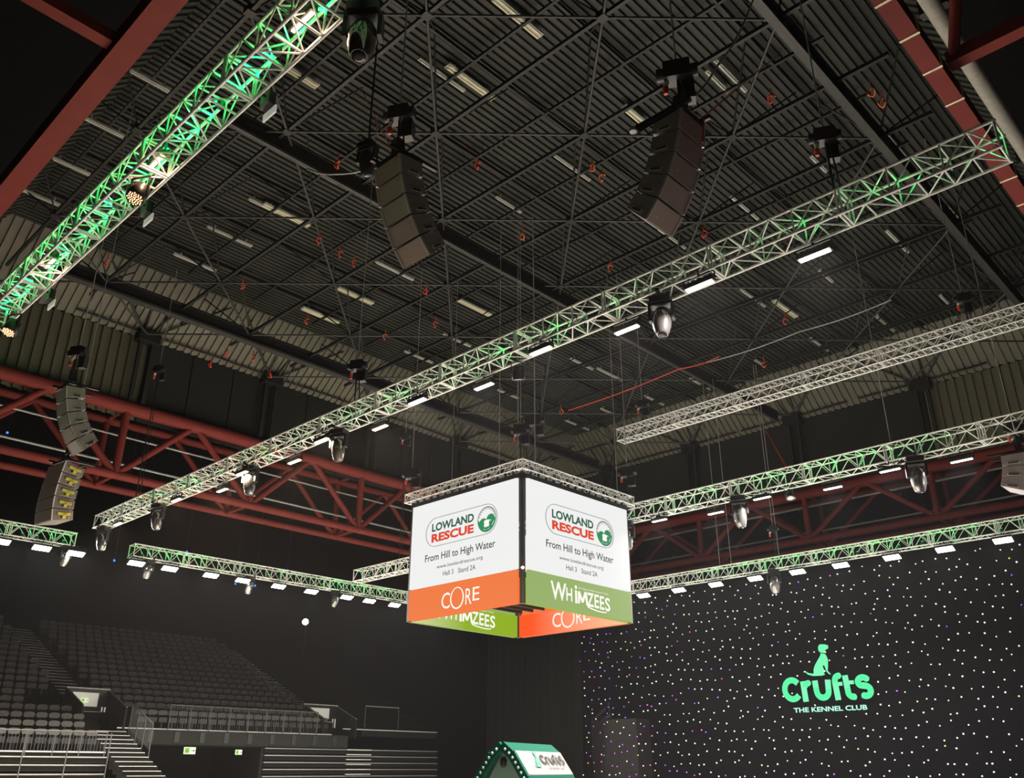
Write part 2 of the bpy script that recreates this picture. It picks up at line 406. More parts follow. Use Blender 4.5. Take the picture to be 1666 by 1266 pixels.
# ------------------------------------------------------------------ aluminium lighting trusses
def seg_meshes(L, W, H, bays, style, rc=.025, rb=.0125, zig=1):
    a = MB(); c = MB(); P = lambda x, y, z: (x, y*W, z*H)
    for y in (0,1):
        for z in (0,1): a.tube(P(0,y,z), P(L,y,z), rc, 8)
    for x in (.03, L-.03):
        for p, q in (((0,0),(1,0)),((1,0),(1,1)),((1,1),(0,1)),((0,1),(0,0))): a.tube(P(x,*p), P(x,*q), rc*.8, 6)
    n = bays; d = L/n
    for k in range(n):
        x0, x1, xm = k*d, (k+1)*d, (k+.5)*d
        for y in (0,1):
            if style == 'w':
                c.tube(P(x0,y,0), P(xm,y,1), rb); c.tube(P(xm,y,1), P(x1,y,0), rb)
                if k: c.tube(P(x0,y,0), P(x0,y,1), rb*1.25)
            else:
                c.tube(P(x0,y,0), P(x1,y,1), rb); c.tube(P(x0,y,1), P(x1,y,0), rb)
        for z in (0,1):
            if k: c.tube(P(x0,0,z), P(x0,1,z), rb*1.3)
            c.tube(P(xm,0,z), P(xm,1,z), rb*1.3)
            if style == 'x': c.tube(P(x0,0,z), P(x1,1,z), rb)
            elif (k+z) % 2: c.tube(P(x0,0,z), P(xm,1,z), rb); c.tube(P(xm,1,z), P(x1,0,z), rb)
            else: c.tube(P(x0,1,z), P(xm,0,z), rb); c.tube(P(xm,0,z), P(x1,1,z), rb)
        if style == 'w' and k: c.tube(P(x0,0,0), P(x0,1,1), rb)
    return a, c
SEG = {}
def truss(label, o, rz, total, n, W, H, bays=3, style='w', rc=.025, rb=.0125, group='silver lighting trusses'):
    t = thing('lighting_truss', label, 'truss', o, rz, group)
    L = total/n; key = (round(L,3), W, H, bays, style, rc)
    if key not in SEG:
        a, c = seg_meshes(L, W, H, bays, style, rc, rb); SEG[key] = (a.mesh('truss_segment', M['alu']), c.mesh('bracing', M['alu2']))
    for k in range(n):
        s = ob('truss_segment', SEG[key][0], t, Matrix.Translation((k*L,0,0))); ob('bracing', SEG[key][1], s)
    return t
ZT = 9.6
truss('long silver truss crossing the middle of the picture from left to upper right', (-32.4,11.78,ZT), 0, 30.6, 13, .46, .46)
truss('silver truss glowing green in the upper left corner', (-18.0,3.62,ZT), 0, 16.45, 7, .44, .46)
x3 = aY(577, 943, 24.3).x
truss('silver truss running right from behind the hanging screens, below the plain one', (x3,24.2,ZT), 0, -x3+1.5, 14, .5, .52)
truss('silver truss in front of the star cloth with a row of floodlights', (-30.6,35.1,ZT), 0, 31.4, 13, .5, .5)
y_a = aX(215, 909, -35.7).y; y_b = aX(123, 884, -35.7).y
truss('silver truss with floodlights above the seats, ending behind the screens', (-35.7,y_a,ZT), PI/2, 34.2-y_a, 8, .5, .5)
truss('short silver truss end at the left edge above the seats', (-35.7,y_b-7.2,ZT), PI/2, 7.2, 3, .5, .5)
x2 = aY(1003, 716, 24).x
truss('plain silver truss without lights, right of and above the hanging screens', (x2,24.0,12.52), 0, -x2-3.3, 6, .45, .45, 6, 'x', .022, .012)

# ------------------------------------------------------------------ fixtures
def area(parent, sx, sy, watts, col, Mx, spread=150):
    l = bpy.data.lights.new('lamp', 'AREA'); l.shape = 'RECTANGLE'; l.size = sx; l.size_y = sy; l.energy = watts; l.color = col; l.spread = math.radians(spread)
    o = bpy.data.objects.new('lamp', l); C.objects.link(o); o.parent = parent; o.matrix_local = Mx; return o
BAT = {}
def batten(label, p, rz, hang, group, m='glow', tilt=0, watts=LAMP_W, col=(1,.9,.8), wd=.50, dp=.09):
    """LED batten; p = centre of the lit face; hangs from a chord 'hang' above"""
    t = thing('led_batten', label, 'floodlight', p, rz, group)
    R = Matrix.Rotation(tilt, 4, 'X')
    if (m, wd, dp) not in BAT:
        a = MB(); a.cbox((0,0,.055),(wd+.06,dp+.05,.09)); a.cbox((0,0,.115),(wd*.7,.05,.04))
        BAT[(m,wd,dp)] = (a.mesh('housing', M['black']), MB().cbox((0,0,0),(wd,dp,.018)).mesh('diffuser', M[m]))
    h = ob('housing', BAT[(m,wd,dp)][0], t, R); ob('diffuser', BAT[(m,wd,dp)][1], t, R)
    y = MB()
    for s in (-1,1): y.bar((s*(wd/2+.05),0,.05),(s*(wd/2+.05),0,hang*.75),.012,.04)
    y.bar((-wd/2-.05,0,hang*.75),(wd/2+.05,0,hang*.75),.03,.02); y.tube((0,0,hang*.75),(0,0,hang+.03),.025)
    y.build('bracket', M['blackm'], t)
    area(t, wd, dp, watts, col, R @ Matrix.Translation((0,0,-.02)))
    return t
def moving_head(label, p, rz, sc=1.0, pan=0, group='moving head lights', m='chrome', zt=None):
    """p = point on the chord it hangs from (top of base)"""
    t = thing('moving_head_light', label, 'stage light', p, rz, group)
    S = Matrix.Scale(sc, 4)
    MB().cbox((0,0,-.07),(.36,.30,.12)).cbox((0,0,.0),(.06,.62,.06)).build('base', M['black'], t, S)
    y = MB()
    for s in (-1,1): y.bar((s*.20,0,-.14),(s*.20,0,-.46),.05,.14)
    y.cbox((0,0,-.16),(.42,.2,.05)); y.build('yoke', M['blackm'], t, S)
    H = S @ Matrix.Translation((0,0,-.42)) @ Matrix.Rotation(pan, 4, 'X')
    h = MB().lathe([(.06,.20),(.13,.17),(.165,.06),(.17,-.06),(.155,-.2),(.12,-.33),(.095,-.37)], 18).build('head', M[m], t, H)
    MB().lathe([(.085,-.365),(.08,-.385),(.03,-.39)], 16).build('lens', M['lens'], h)
    return t
def par(label, p, rz, group='par lights', tilt=.5, m='glow2', led=True):
    t = thing('par_light', label, 'stage light', p, rz, group)
    y = MB()
    for s in (-1,1): y.bar((s*.15,0,-.02),(s*.15,0,-.30),.015,.04)
    y.bar((-.15,0,-.02),(.15,0,-.02),.03,.02); y.build('yoke', M['blackm'], t)
    H = Matrix.Translation((0,0,-.3)) @ Matrix.Rotation(tilt, 4, 'X')
    h = MB().lathe([(.05,.18),(.11,.15),(.135,.02),(.14,-.12),(.13,-.13)], 18).build('can', M['blackm'], t, H)
    if led:
        a = MB()
        for k in range(37):
            r = .115*math.sqrt(k/37); q = k*2.4; a.lathe([(.009,-.132),(.006,-.142)], 6, Matrix.Translation((r*math.cos(q), r*math.sin(q), 0)))
        a.build('led_cluster', M['glowo'], h)
    else: MB().lathe([(.12,-.12),(.09,-.135),(.03,-.14)], 16).build('lens', M['chrome'], h)
    return t
def green(label, p, w_=GREEN_W, along_y=False):
    t = thing('green_uplighter', label, 'stage light', p, 0, 'green uplighters inside the trusses')
    MB().lathe([(.05,-.06),(.06,.0),(.055,.04)], 10).build('can', M['black'], t)
    MB().lathe([(.045,.04),(.03,.055),(.01,.06)], 10).build('lens', M['glowg'], t)
    for s in (-1, 1):
        l = bpy.data.lights.new('lamp', 'SPOT'); l.energy = w_*4; l.color = (.0, 1, .13); l.shadow_soft_size = .03; l.spot_size = math.radians(38); l.spot_blend = .5
        o = bpy.data.objects.new('lamp', l); C.objects.link(o); o.parent = t; o.location = (0,0,.10)
        o.rotation_euler = Vector((0, s, .12) if along_y else (s, 0, .12)).to_track_quat('-Z', 'Y').to_euler()
    return t

# T1 battens: pixel columns only pick the X of each; they sit on the two bottom chords
bx = [-4.85,-6.76,-8.68,-10.49,-12.6,-14.32,-16.27,-18.09,-20.04,-22.01,-23.93,-25.95,-30.19]
for i, x in enumerate(bx):
    far = i % 2 == 0 and i < 12
    warm = i >= 6
    batten('LED floodlight bar under the middle truss, %s from its upper right end' % ordinal(i), (x, 12.24 if far else 11.78, 9.34), 0, .26,
           'floodlights under the middle truss', 'glow2' if warm else 'glow', 0, LAMP_W, (1,.72,.5) if warm else (1,.88,.8), .52)
for i, (x, y) in enumerate(((1547,738),(1452,768),(1335,785),(1242,812),(1142,827),(1075,848))):
    p = aZ(x, y, 9.32)
    batten('white floodlight bar under the lower right truss, %s from the right' % ordinal(i), (p.x, 24.2 if i % 2 else 24.7, 9.32), 0, .28,
           'floodlights under the lower right truss', 'glow', 0, LAMP_W, (1,.93,.88), .55)
for i, (x, y) in enumerate(((1636,882),(1537,894),(1460,911),(1370,921),(1304,933),(1227,941),(1171,953),(1106,961),(1041,968))):
    p = aZ(x, y, 9.3)
    batten('bright floodlight above the star cloth, %s from the right' % ordinal(i), (p.x, 35.1, 9.3), 0, .3,
           'floodlights above the star cloth', 'glow3', -.5, LAMP_W, (1,.95,.85), .62, .26)
for i, (x, y) in enumerate(((0,882),(75.7,889),(116,904),(222,917),(266,929),(340,937.6),(383.7,948),(451,955),(493,966),(556,974),(587,981),(635.5,986),(668,998))):
    p = aZ(x, y, 9.3)
    batten('bright floodlight above the seats, %s from the left' % ordinal(i), (-35.7, p.y, 9.3), PI/2, .3,
           'floodlights above the seats', 'glow3', -.5, LAMP_W, (1,.95,.85), .62, .26)
for i, (x, y) in enumerate(((495,38),(255,265),(85,430))):
    p = aZ(x, y, 9.75)
    batten('warm floodlight bar inside the green truss, %s from the top' % ordinal(i), (p.x, 3.84, 9.75), 0, .28,
           'floodlights inside the green truss', 'glow2', 0, 22, (1,.6,.35), .42, .045)
# moving heads and pars
for i, (x, y, lab) in enumerate(((1070,480,'glossy moving head light under the right part of the middle truss'),(557,700,'moving head light beside the warm lights of the middle truss'),
        (436,765,'moving head light lower down the left half of the middle truss'),(267,822,'moving head light near the left end of the middle truss'),(195,862,'moving head light hanging under the very left end of the middle truss'))):
    p = aZ(x, y, ZT); moving_head(lab, (p.x, 12.0, ZT-.02), .4, 1.05, .12 if i else -.25)
p = aZ(857, 594, ZT); par('round par light under the centre of the middle truss', (p.x, 12.2, ZT), .6, m='glow', led=False, tilt=.3)
p = aZ(583, 5, ZT); moving_head('large glossy moving head beside the top end of the green truss', (p.x, 4.15, ZT-.02), .7, 1.0, -.2)
p = aZ(222, 278, ZT); par('par light with amber LEDs hanging in the green truss', (p.x, 3.75, ZT-.05), .5, tilt=-.35)
p = aZ(42, 520, ZT); par('par light with amber LEDs at the lower end of the green truss', (p.x+.1, 4.0, ZT), .5, tilt=-.35)
for i, (x, y) in enumerate(((432,178),(228,350),(85,495))):
    p = aZ(x, y, 9.45); t = thing('wash_light', 'small wash light clamped outside the green truss, %s from the top' % ordinal(i), 'stage light', (p.x, 4.2, 9.5), 0, 'wash lights on the green truss')
    MB().cbox((0,0,.1),(.22,.1,.2)).tube((0,-.1,.15),(0,.05,.15),.02).build('housing', M['black'], t)
    MB().cbox((-.02,.06,-.06),(.30,.025,.12)).build('lit_edge', M['sign'], t)
for i, (x, y, lab) in enumerate(((1495,748,'moving head light under the lower right truss near the right edge'),(1213,812,'moving head light under the lower right truss at its middle'),(1026,850,'moving head light at the screen end of the lower right truss'))):
    p = aZ(x, y, ZT); moving_head(lab, (p.x, 24.3, ZT-.02), .4, 1.25, .1)
p = aZ(1283, 790, ZT); par('small par light under the lower right truss', (p.x, 24.4, ZT), .5, led=False, tilt=-.4)
p = aZ(1269, 930, ZT); moving_head('moving head light between the floodlights above the star cloth', (p.x, 35.2, ZT), .5, 1.3, .15)
for i, (x, y) in enumerate(((89,897),(240,912),(400,940),(523,966),(647,990))):
    p = aZ(x, y, ZT); moving_head('small moving head light between the floodlights above the seats, %s from the left' % ordinal(i), (-35.95, p.y, ZT), PI/2+.2, 1.0, .2)
# green uplighters
for i, x in enumerate((-2.6,-4.3,-9.6,-11.3,-14.8,-16.6,-20.6,-25.0,-27.4,-31.9)):
    green('green uplighter inside the middle truss, %s from the right' % ordinal(i), (x, 12.15, 9.72), GREEN_W*.75*(1,.8,1,1.2,1,.7,1.2,1.4,1.2,1.6)[i])
for i, x in enumerate((-6.6,-7.9,-9.3,-10.8,-12.6,-14.4,-16.0,-17.4)):
    green('green uplighter inside the upper left truss, %s from the top' % ordinal(i), (x, 3.95, 9.9), GREEN_W*5)
for i, (x, z) in enumerate(((1462,735),(1400,750),(1300,775),(1190,800),(1030,840),(600,930))):
    p = aY(x, z, 24.5); green('green uplighter inside the lower right truss, %s from the right' % ordinal(i), (p.x, 24.5, 9.75), GREEN_W*1.6)
for i, x in enumerate((1645,1590,1510,1470,1400,1330,1290,1240,1190,1035)):
    p = aY(x, 930, 35.3); green('green uplighter inside the truss over the star cloth, %s from the right' % ordinal(i), (p.x, 35.3, 9.75), GREEN_W*1.5)
for i, x in enumerate((30,55,100,232,255,285,440,530,570,610)):
    p = aX(x, 900, -35.9); green('green uplighter inside the truss over the seats, %s from the left' % ordinal(i), (-35.95, p.y, 9.75), GREEN_W*1.6, True)

# ------------------------------------------------------------------ hanging screen cube
X0, X1, Yc0, Yc1 = -17.40, -22.60, 18.60, 23.90
cu = thing('screen_cube', 'square ring of four hanging LED screens with orange and green banners', 'screen', ((X0+X1)/2, (Yc0+Yc1)/2, 6.0))
Mc = Matrix.Translation((-(X0+X1)/2, -(Yc0+Yc1)/2, -6.0))
Zb0, Zb1, Zs0, Zs1 = 6.01, 6.98, 7.01, 9.79
# front-left screen faces -Y, front-right faces +X, the two others away
for x in (X0-.05, X1+.05):
    for y in (Yc0+.05, Yc1-.05): MB().box((x-.06,y-.06,6.0),(x+.06,y+.06,10.0)).build('corner_post', M['black'], cu, Mc)
b_ = MB()
b_.box((X1+.2,Yc0+.25,6.9),(X0-.2,Yc1-.25,6.98))
for k in range(9):
    x = X1+.4+k*.55; b_.box((x,Yc0+.25,6.8),(x+.05,Yc1-.25,6.9))
b_.build('ceiling_grid', M['blackm'], cu, Mc)
uL = (Vector((X1+.17,Yc0,0)), Vector((1,0,0)), Vector((0,-1,0)))
uR = (Vector((X0,Yc0+.15,0)), Vector((0,1,0)), Vector((1,0,0)))
uB = (Vector((X0-.15,Yc1,0)), Vector((-1,0,0)), Vector((0,1,0)))
uA = (Vector((X1,Yc1-.15,0)), Vector((0,-1,0)), Vector((-1,0,0)))
def slab(o, ex, en, x0, z0, x1, z1, d, name, m, thick=.1):
    mb = MB(); Zv = Vector((0,0,1))
    mb.prism([(x0,z0),(x1,z0),(x1,z1),(x0,z1)], ex, Zv, o+en*d, en*thick)
    return mb.build(name, m, cu, Mc)
ZV = Vector((0,0,1))
def lowland(pn, o, ex, en, W):
    H = Zs1-Zs0; oo = o+ZV*Zs0; P = lambda a, b_, c, d: (a*W, b_*H, c*W, d*H)
    e = en*.105
    g = MB(); put_text(g, 'LOWLAND', oo+e, ex, ZV, en, *P(.214,.627,.623,.728), bold=.035); g.build('lettering', M['stg'], pn, None)
    g = MB(); put_text(g, 'RESCUE', oo+e, ex, ZV, en, *P(.213,.497,.623,.602), bold=.045); g.build('lettering', M['str_'], pn, None)
    g = MB(); put_text(g, 'From Hill to High Water', oo+e, ex, ZV, en, *P(.155,.255,.82,.365), bold=.01)
    put_text(g, 'www.lowlandrescue.org', oo+e, ex, ZV, en, *P(.276,.165,.71,.219), bold=.004)
    put_text(g, 'Hall 3', oo+e, ex, ZV, en, *P(.339,.080,.44,.134), bold=.004)
    put_text(g, 'Stand 2A', oo+e, ex, ZV, en, *P(.485,.078,.646,.134), bold=.004); g.build('lettering', M['stk'], pn, None)
    # pill outline
    x0, x1, y0, y1 = .155*W, .834*W, .448*H, .79*H; r = (y1-y0)/2; pts = []
    for k in range(17): a = -PI/2+PI*k/16; pts.append((x1-r+r*math.cos(a), (y0+y1)/2+r*math.sin(a)))
    for k in range(17): a = PI/2+PI*k/16; pts.append((x0+r+r*math.cos(a), (y0+y1)/2+r*math.sin(a)))
    g = MB(); Q = [oo+en*.115+ex*x+ZV*y for x, y in pts]; g.path(Q+[Q[0]], .011, 4); g.build('outline', M['stl'], pn, None)
    # round badge: ring, two hills, a rosette of four petals
    cx, cy, R = .739*W, .617*H, .079*W*1.05
    def disc(g, cx, cy, r, r0, a0, a1, d, n=28):
        A = [oo+en*d+ex*(cx+r*math.cos(a0+(a1-a0)*k/n))+ZV*(cy+r*math.sin(a0+(a1-a0)*k/n)) for k in range(n+1)]
        if r0 > 0:
            B = [oo+en*d+ex*(cx+r0*math.cos(a0+(a1-a0)*k/n))+ZV*(cy+r0*math.sin(a0+(a1-a0)*k/n)) for k in range(n+1)]
            g.add(A+B, [(k, k+1, n+2+k, n+1+k) for k in range(n)])
        else:
            g.add(A+[oo+en*d+ex*cx+ZV*cy], [(k, k+1, n+1) for k in range(n)])
    g = MB(); disc(g, cx, cy, R, R*.82, PI, 2*PI, .108); disc(g, cx-R*.38, cy-R*.35, R*.48, 0, 0, PI, .109); disc(g, cx+R*.42, cy-R*.1, R*.46, 0, -.3, PI*.95, .109)
    g.prism([(cx-R*.8,cy-R*.35),(cx-R*.5,cy-R*.68),(cx,cy-R*.82),(cx+R*.5,cy-R*.68),(cx+R*.82,cy-R*.1)], ex, ZV, oo+en*.108, en*.001)
    g.build('badge', M['slg'], pn, None)
    g = MB(); disc(g, cx, cy, R, R*.93, 0, PI, .108)
    for k in range(11):
        a = .35+k*(PI-.7)/10; disc(g, cx+R*.84*math.cos(a), cy+R*.84*math.sin(a), R*.05, 0, 0, 2*PI, .109, 6)
    g.build('badge_rim', M['stk'], pn, None)
    g = MB()
    for k in range(4):
        a = PI/4+k*PI/2; disc(g, cx+R*.17*math.cos(a), cy-R*.33+R*.17*math.sin(a), R*.17, 0, 0, 2*PI, .111, 12)
    g.build('badge_rosette', M['sw'], pn, None)
def core(pn, o, ex, en, W, d=.105, z0=Zb0, H=.97):
    oo = o+ZV*z0; e = en*d; g = MB()
    put_text(g, 'C', oo+e, ex, ZV, en, .335*W, .18*H, .415*W, .69*H, bold=.0)
    put_text(g, 'R', oo+e, ex, ZV, en, .56*W, .20*H, .615*W, .70*H, bold=.0)
    put_text(g, 'E', oo+e, ex, ZV, en, .625*W, .28*H, .685*W, .70*H, bold=.0)
    cx, cy, rx, ry, n = .481*W, .46*H, .064*W, .35*H, 32
    A = [oo+en*(d+.012)+ex*(cx+rx*math.cos(2*PI*k/n))+ZV*(cy+ry*math.sin(2*PI*k/n)) for k in range(n)]
    B = [oo+en*(d+.012)+ex*(cx+(rx-.055)*math.cos(2*PI*k/n+.1))+ZV*(cy+.01+(ry-.04)*math.sin(2*PI*k/n+.1)) for k in range(n)]
    g.add(A+B, [(k, (k+1)%n, n+(k+1)%n, n+k) for k in range(n)])
    g.build('lettering', M['sw'], pn, None)
def whimzees(pn, o, ex, en, W, d=.105, z0=Zb0, H=.97):
    oo = o+ZV*z0; e = en*d; g = MB()
    for ch, a, b0, c, d0 in (('W',.19,.25,.335,.81),('H',.333,.285,.39,.70),('i',.415,.26,.438,.83),('Z',.532,.24,.60,.68),
                             ('E',.606,.235,.652,.67),('E',.66,.22,.705,.655),('S',.713,.20,.765,.64)):
        put_text(g, ch, oo+e, ex, ZV, en, a*W, b0*H, c*W, d0*H, bold=.02)
    put_text(g, 'All Natural Daily Dental Treats', oo+e, ex, ZV, en, .45*W, .72*H, .75*W, .79*H, bold=.0)
    g.path([oo+en*(d+.015)+ex*x*W+ZV*y*H for x, y in ((.450,.275),(.453,.65),(.487,.33),(.518,.67),(.533,.26))], .035, 4)
    g.path([oo+en*(d+.02)+ex*x*W+ZV*y*H for x, y in ((.535,.22),(.58,.175),(.63,.145),(.68,.135),(.72,.155))], .02, 5)
    g.build('lettering', M['sw'], pn, None)
WL = X0-X1-.32; WR = Yc1-Yc0-.30
for nm, (o, ex, en), W, which in (('left', uL, WL, 0), ('right', uR, WR, 1), ('back', uB, WL, 2), ('side', uA, WR, 3)):
    pn = slab(o, ex, en, 0, Zs0, W, Zs1, 0, 'main_screen', M['sl']); pn['label'] = 'white screen with the rescue charity advertisement'
    lowland(pn, o, ex, en, W)
    bn = slab(o, ex, en, 0, Zb0, W, Zb1, 0, 'banner_screen', M['so'] if which % 2 == 0 else M['sg'])
    (core if which % 2 == 0 else whimzees)(bn, o, ex, en, W)
    bn['label'] = 'orange banner' if which % 2 == 0 else 'olive green banner'
# inner faces of the lower banner ring
inB = (Vector((X1+.17,Yc1-.06,0)), Vector((1,0,0)), Vector((0,-1,0)))    # back wall seen from inside, faces the camera
inA = (Vector((X1+.06,Yc0+.15,0)), Vector((0,1,0)), Vector((1,0,0)))     # far left wall seen from inside
inL = (Vector((X0-.15,Yc0+.08,0)), Vector((-1,0,0)), Vector((0,1,0)))
inR = (Vector((X0-.08,Yc1-.15,0)), Vector((0,-1,0)), Vector((-1,0,0)))
mo2 = fade('inner_orange', (1,.085,.008), (1,.52,.30), -21.8, -18.0, 0); mo3 = fade('inner_lime', (.60,.66,.30), (.26,.42,.004), 18.9, 21.2, 1)
for (o, ex, en), W, f, m in ((inB, WL, core, mo2), (inA, WR, whimzees, mo3), (inL, WL, core, M['so2']), (inR, WR, whimzees, M['sg2'])):
    bn = slab(o, ex, en, 0, Zb0, W, 6.78, 0, 'inner_banner', m, .05); f(bn, o, ex, en, W, .055)
# dark frames between
for (o, ex, en), W in ((uL, WL), (uR, WR), (uB, WL), (uA, WR)):
    mb = MB(); mb.prism([(-.1,9.79),(W+.1,9.79),(W+.1,9.93),(-.1,9.93)], ex, ZV, o+en*.0, en*.1)
    for k in range(14):
        x = W*(k+.5)/14; mb.prism([(x-.03,9.93),(x+.03,9.93),(x+.03,10.02),(x-.03,10.02)], ex, ZV, o+en*.02, en*.06)
    mb.build('top_rail', M['blackm'], cu, Mc)
MB().lathe([(.01,0),(.05,.03),(.05,.06),(.01,.09)], 10, Matrix.Translation((X0+.07,Yc0-.07,6.96))).build('corner_lamp', M['glowo'], cu, Mc)
# top truss ring as four short trusses
tr = thing('screen_truss_ring', 'small silver truss ring the four hanging screens are bolted to', 'truss', ((X0+X1)/2, (Yc0+Yc1)/2, 10.02))
Mt = Matrix.Translation((-(X0+X1)/2, -(Yc0+Yc1)/2, -10.02))
Ax, Bx, Ay, By = X1-.2, X0+.2, Yc0-.2, Yc1+.2
for (p, rz, L) in (((Ax,Ay,10.02),0,Bx-Ax), ((Bx,Ay,10.02),PI/2,By-Ay), ((Bx,By,10.02),PI,Bx-Ax), ((Ax,By,10.02),-PI/2,By-Ay)):
    a, c = seg_meshes(L, .28, .29, 9, 'w', .022, .011)
    s = a.build('truss_side', M['alu'], tr, Mt @ Matrix.Translation(p) @ Matrix.Rotation(rz, 4, 'Z')); c.build('bracing', M['alu2'], s)

# ------------------------------------------------------------------ chain hoists and wires
ZR = 19.4
def hoist(label, p, down, tagc='tag', sc=1.0, rz=.5, up_to=ZR, group='chain hoists'):
    t = thing('chain_hoist', label, 'hoist', p, rz, group)
    MB().cbox((0,0,.12),(.34*sc,.22*sc,.26*sc)).tube((-.26*sc,0,.12),(.26*sc,0,.12),.09*sc,10).cbox((.1*sc,.13*sc,-.12),(.2*sc,.16*sc,.34*sc)).build('motor', M['black'], t)
    MB().tube((0,0,.2),(0,0,up_to-p[2]),.014,5).build('chain', M['cable'], t)
    MB().tube((-.14*sc,0,-.02),(-.16*sc,0,-.12),.045,8,0,.03).tube((-.16*sc,0,-.12),(-.16*sc,0,-.24),.05,8,1,.03).build('hook', [M['white'], M[tagc]], t)
    if down: MB().tube((0,0,0),(0,0,-down),.02,5).tube((.06,0,0),(.12,.05,-down),.016,5).build('sling', M['rubber'], t)
    return t
p = aY(1343, 232, 12.0); hoist('chain hoist above the upper right end of the middle truss', p, max(.1, p.z-10.1))
p = aY(581, 602, 12.0); hoist('chain hoist above the middle truss left of the screens', p, max(.1, p.z-10.1))
p = aY(258, 606, 12.0); hoist('chain hoist near the left ribbed wall over the middle truss', p, max(.1, p.z-10.1))
p = aY(1568, 492, 24.2); hoist('chain hoist over the plain truss at the right', p, max(.1, p.z-12.95))
p = aY(1045, 663, 24.2); hoist('chain hoist over the left end of the plain truss', p, max(.1, p.z-12.95))
p = aY(660, 715, 24.3); hoist('chain hoist left of the screens over the lower truss', p, max(.1, p.z-10.1))
p = aY(1258, 865, 35.3); hoist('chain hoist over the truss in front of the star cloth', p, max(.1, p.z-10.1))
p = aY(686, 780, Yc0); hoist('chain hoist on the left corner of the screen ring', (X1-.05, Yc0-.05, 10.95), .75, sc=1.3)
hoist('chain hoist on the near corner of the screen ring', (X0-.25, Yc0+.2, 11.35), 1.0, sc=1.2)
hoist('second chain hoist beside the near corner of the screen ring', (X0+.1, Yc0+.5, 11.65), 1.3, 'orange', sc=1.2)
hoist('chain hoist on the right corner of the screen ring', (X0+.06, Yc1+.06, 11.1), .9, sc=1.3)
hoist('chain hoist on the rear corner of the screen ring', (X1-.06, Yc1+.06, 11.1), .9, sc=1.3)
for i, (x, y, Y) in enumerate(((812,750,Yc0),(843,745,Yc0+.1),(1003,770,Yc1-.3),(735,780,Yc0+1.5),(870,700,Yc0+.3),(1160,800,35.3),(1178,800,35.3),(1270,925,35.3),(1464,800,24.5))):
    p = aY(x, y, Y); p.z = 10.08 if Y > 24 else 10.29
    tag(MB().tube((0,0,0),(0,0,ZR-p.z),.014,5).build('suspension_wire', M['cable'], None, Matrix.Translation(p)), 'thin steel wire hanging from the roof, %s of the bare ones from the left' % ordinal([0,1,4,2,3,5,6,7,8][i]) if False else
        ('bare steel wire dropping to the '+('left screen frame','near corner of the screen ring','right corner of the screen ring','rear of the left screen','near corner just right of the other wires','far right truss, left of a pair','far right truss, right of a pair','truss above the star cloth','lower right truss near the edge')[i]), 'wire', 'bare steel wires')
# cable loom from the plain truss down to the screens
t = thing('cable_loom', 'bundle of black cables drooping from the plain truss to the screen ring', 'cable', (x2, 24, 12.7))
for k in range(6):
    e_ = Vector((-17.6-.25*k, 23.6-.1*k, 10.3)) - Vector((x2,24,12.7)); pts = []
    for q in range(13):
        s = q/12; pts.append(e_*s + Vector((.25*math.sin(s*PI)*(k-2)*.4, 0, -(.5+.15*k)*math.sin(s*PI))))
    MB().path(pts, .018, 5).build('cable', M['rubber'], t)

# ------------------------------------------------------------------ line array speakers
def line_array(label, top, rz, face, cabs=5, W=.62, H=.345, D=.43, angs=(10,16,24,33,42), handle='black', cm='cab', rail='rail', s=1.0, hz=None):
    """front faces local -Y; top = near top front corner-centre"""
    t = thing('line_array_speaker', label, 'speaker', top, rz, 'hanging line array speakers'); 
    y, z = 0, 0
    hy = MB()
    for k in range(cabs):
        a = math.radians(angs[k]); R = Matrix.Translation((0,y,z)) @ Matrix.Rotation(a, 4, 'X')
        cab = MB(); hb = H*.80   # tapered to the rear
        vs = [(-W/2,0,0),(W/2,0,0),(W/2,0,-H+.02),(-W/2,0,-H+.02),(-W/2,D,-.03),(W/2,D,-.03),(W/2,D,-hb),(-W/2,D,-hb)]
        cab.add([(v[0]*s,v[1]*s,v[2]*s) for v in vs], ((0,3,2,1),(4,5,6,7),(0,1,5,4),(3,7,6,2),(1,2,6,5),(0,4,7,3)))
        c_ = cab.build('cabinet', M[cm], t, R)
        MB().box((-W/2*s+.035,-.018,-H*s+.035),(W/2*s-.035,0,-.012)).build('grille', M[face], c_)
        for q in (-1,1): MB().box((q*(W/2*s-.018)-.02,-.03,-H*s+.028),(q*(W/2*s-.018)+.02,.002,-.008)).build('side_rail', M[rail], c_)
        MB().lathe([(.012,0),(.008,.006)], 6, Matrix.Translation((-W/4*s,-.02,-H*s*.6)) @ Matrix.Rotation(PI/2,4,'X')).build('badge', M['white'], c_)
        for q in (-1,1):
            MB().box((q*W/2*s-.012,D*.28,-H*.78),(q*W/2*s+.012,D*.8,-H*.62)).box((q*W/2*s-.02,D*.34,-H*.745),(q*W/2*s+.02,D*.74,-H*.66),1).build('handle', [M['rail'], M['ink']], c_)
        d_ = Matrix.Rotation(a, 4, 'X') @ Vector((0,0,-H*s)); y += d_.y; z += d_.z
    f = MB(); f.bar((-.25,-.15,.1),(-.25,D+.35,.14),.05,.06); f.bar((.25,-.15,.1),(.25,D+.35,.14),.05,.06); f.bar((-.3,0,.05),(.3,0,.05),.05,.05); f.bar((-.3,D,.05),(.3,D,.05),.05,.05)
    f.build('fly_frame', M['blackm'], t)
    if hz:
        MB().tube((0,D*.4,.12),(0,D*.4,hz-.2),.03,6).tube((-.08,D*.4,.12),(-.05,D*.4,hz-.2),.02,6).cbox((0,D*.4,hz*.5),(.14,.14,hz*.4)).build('strap', M['black'], t)
    return t
line_array('hanging column of five speaker boxes left of centre under the roof', (-9.06,6.62,10.33), 0, 'grille', hz=.75)
hoist('chain hoist over the left speaker column', (-9.06,6.79,11.25), .85, up_to=ZR)
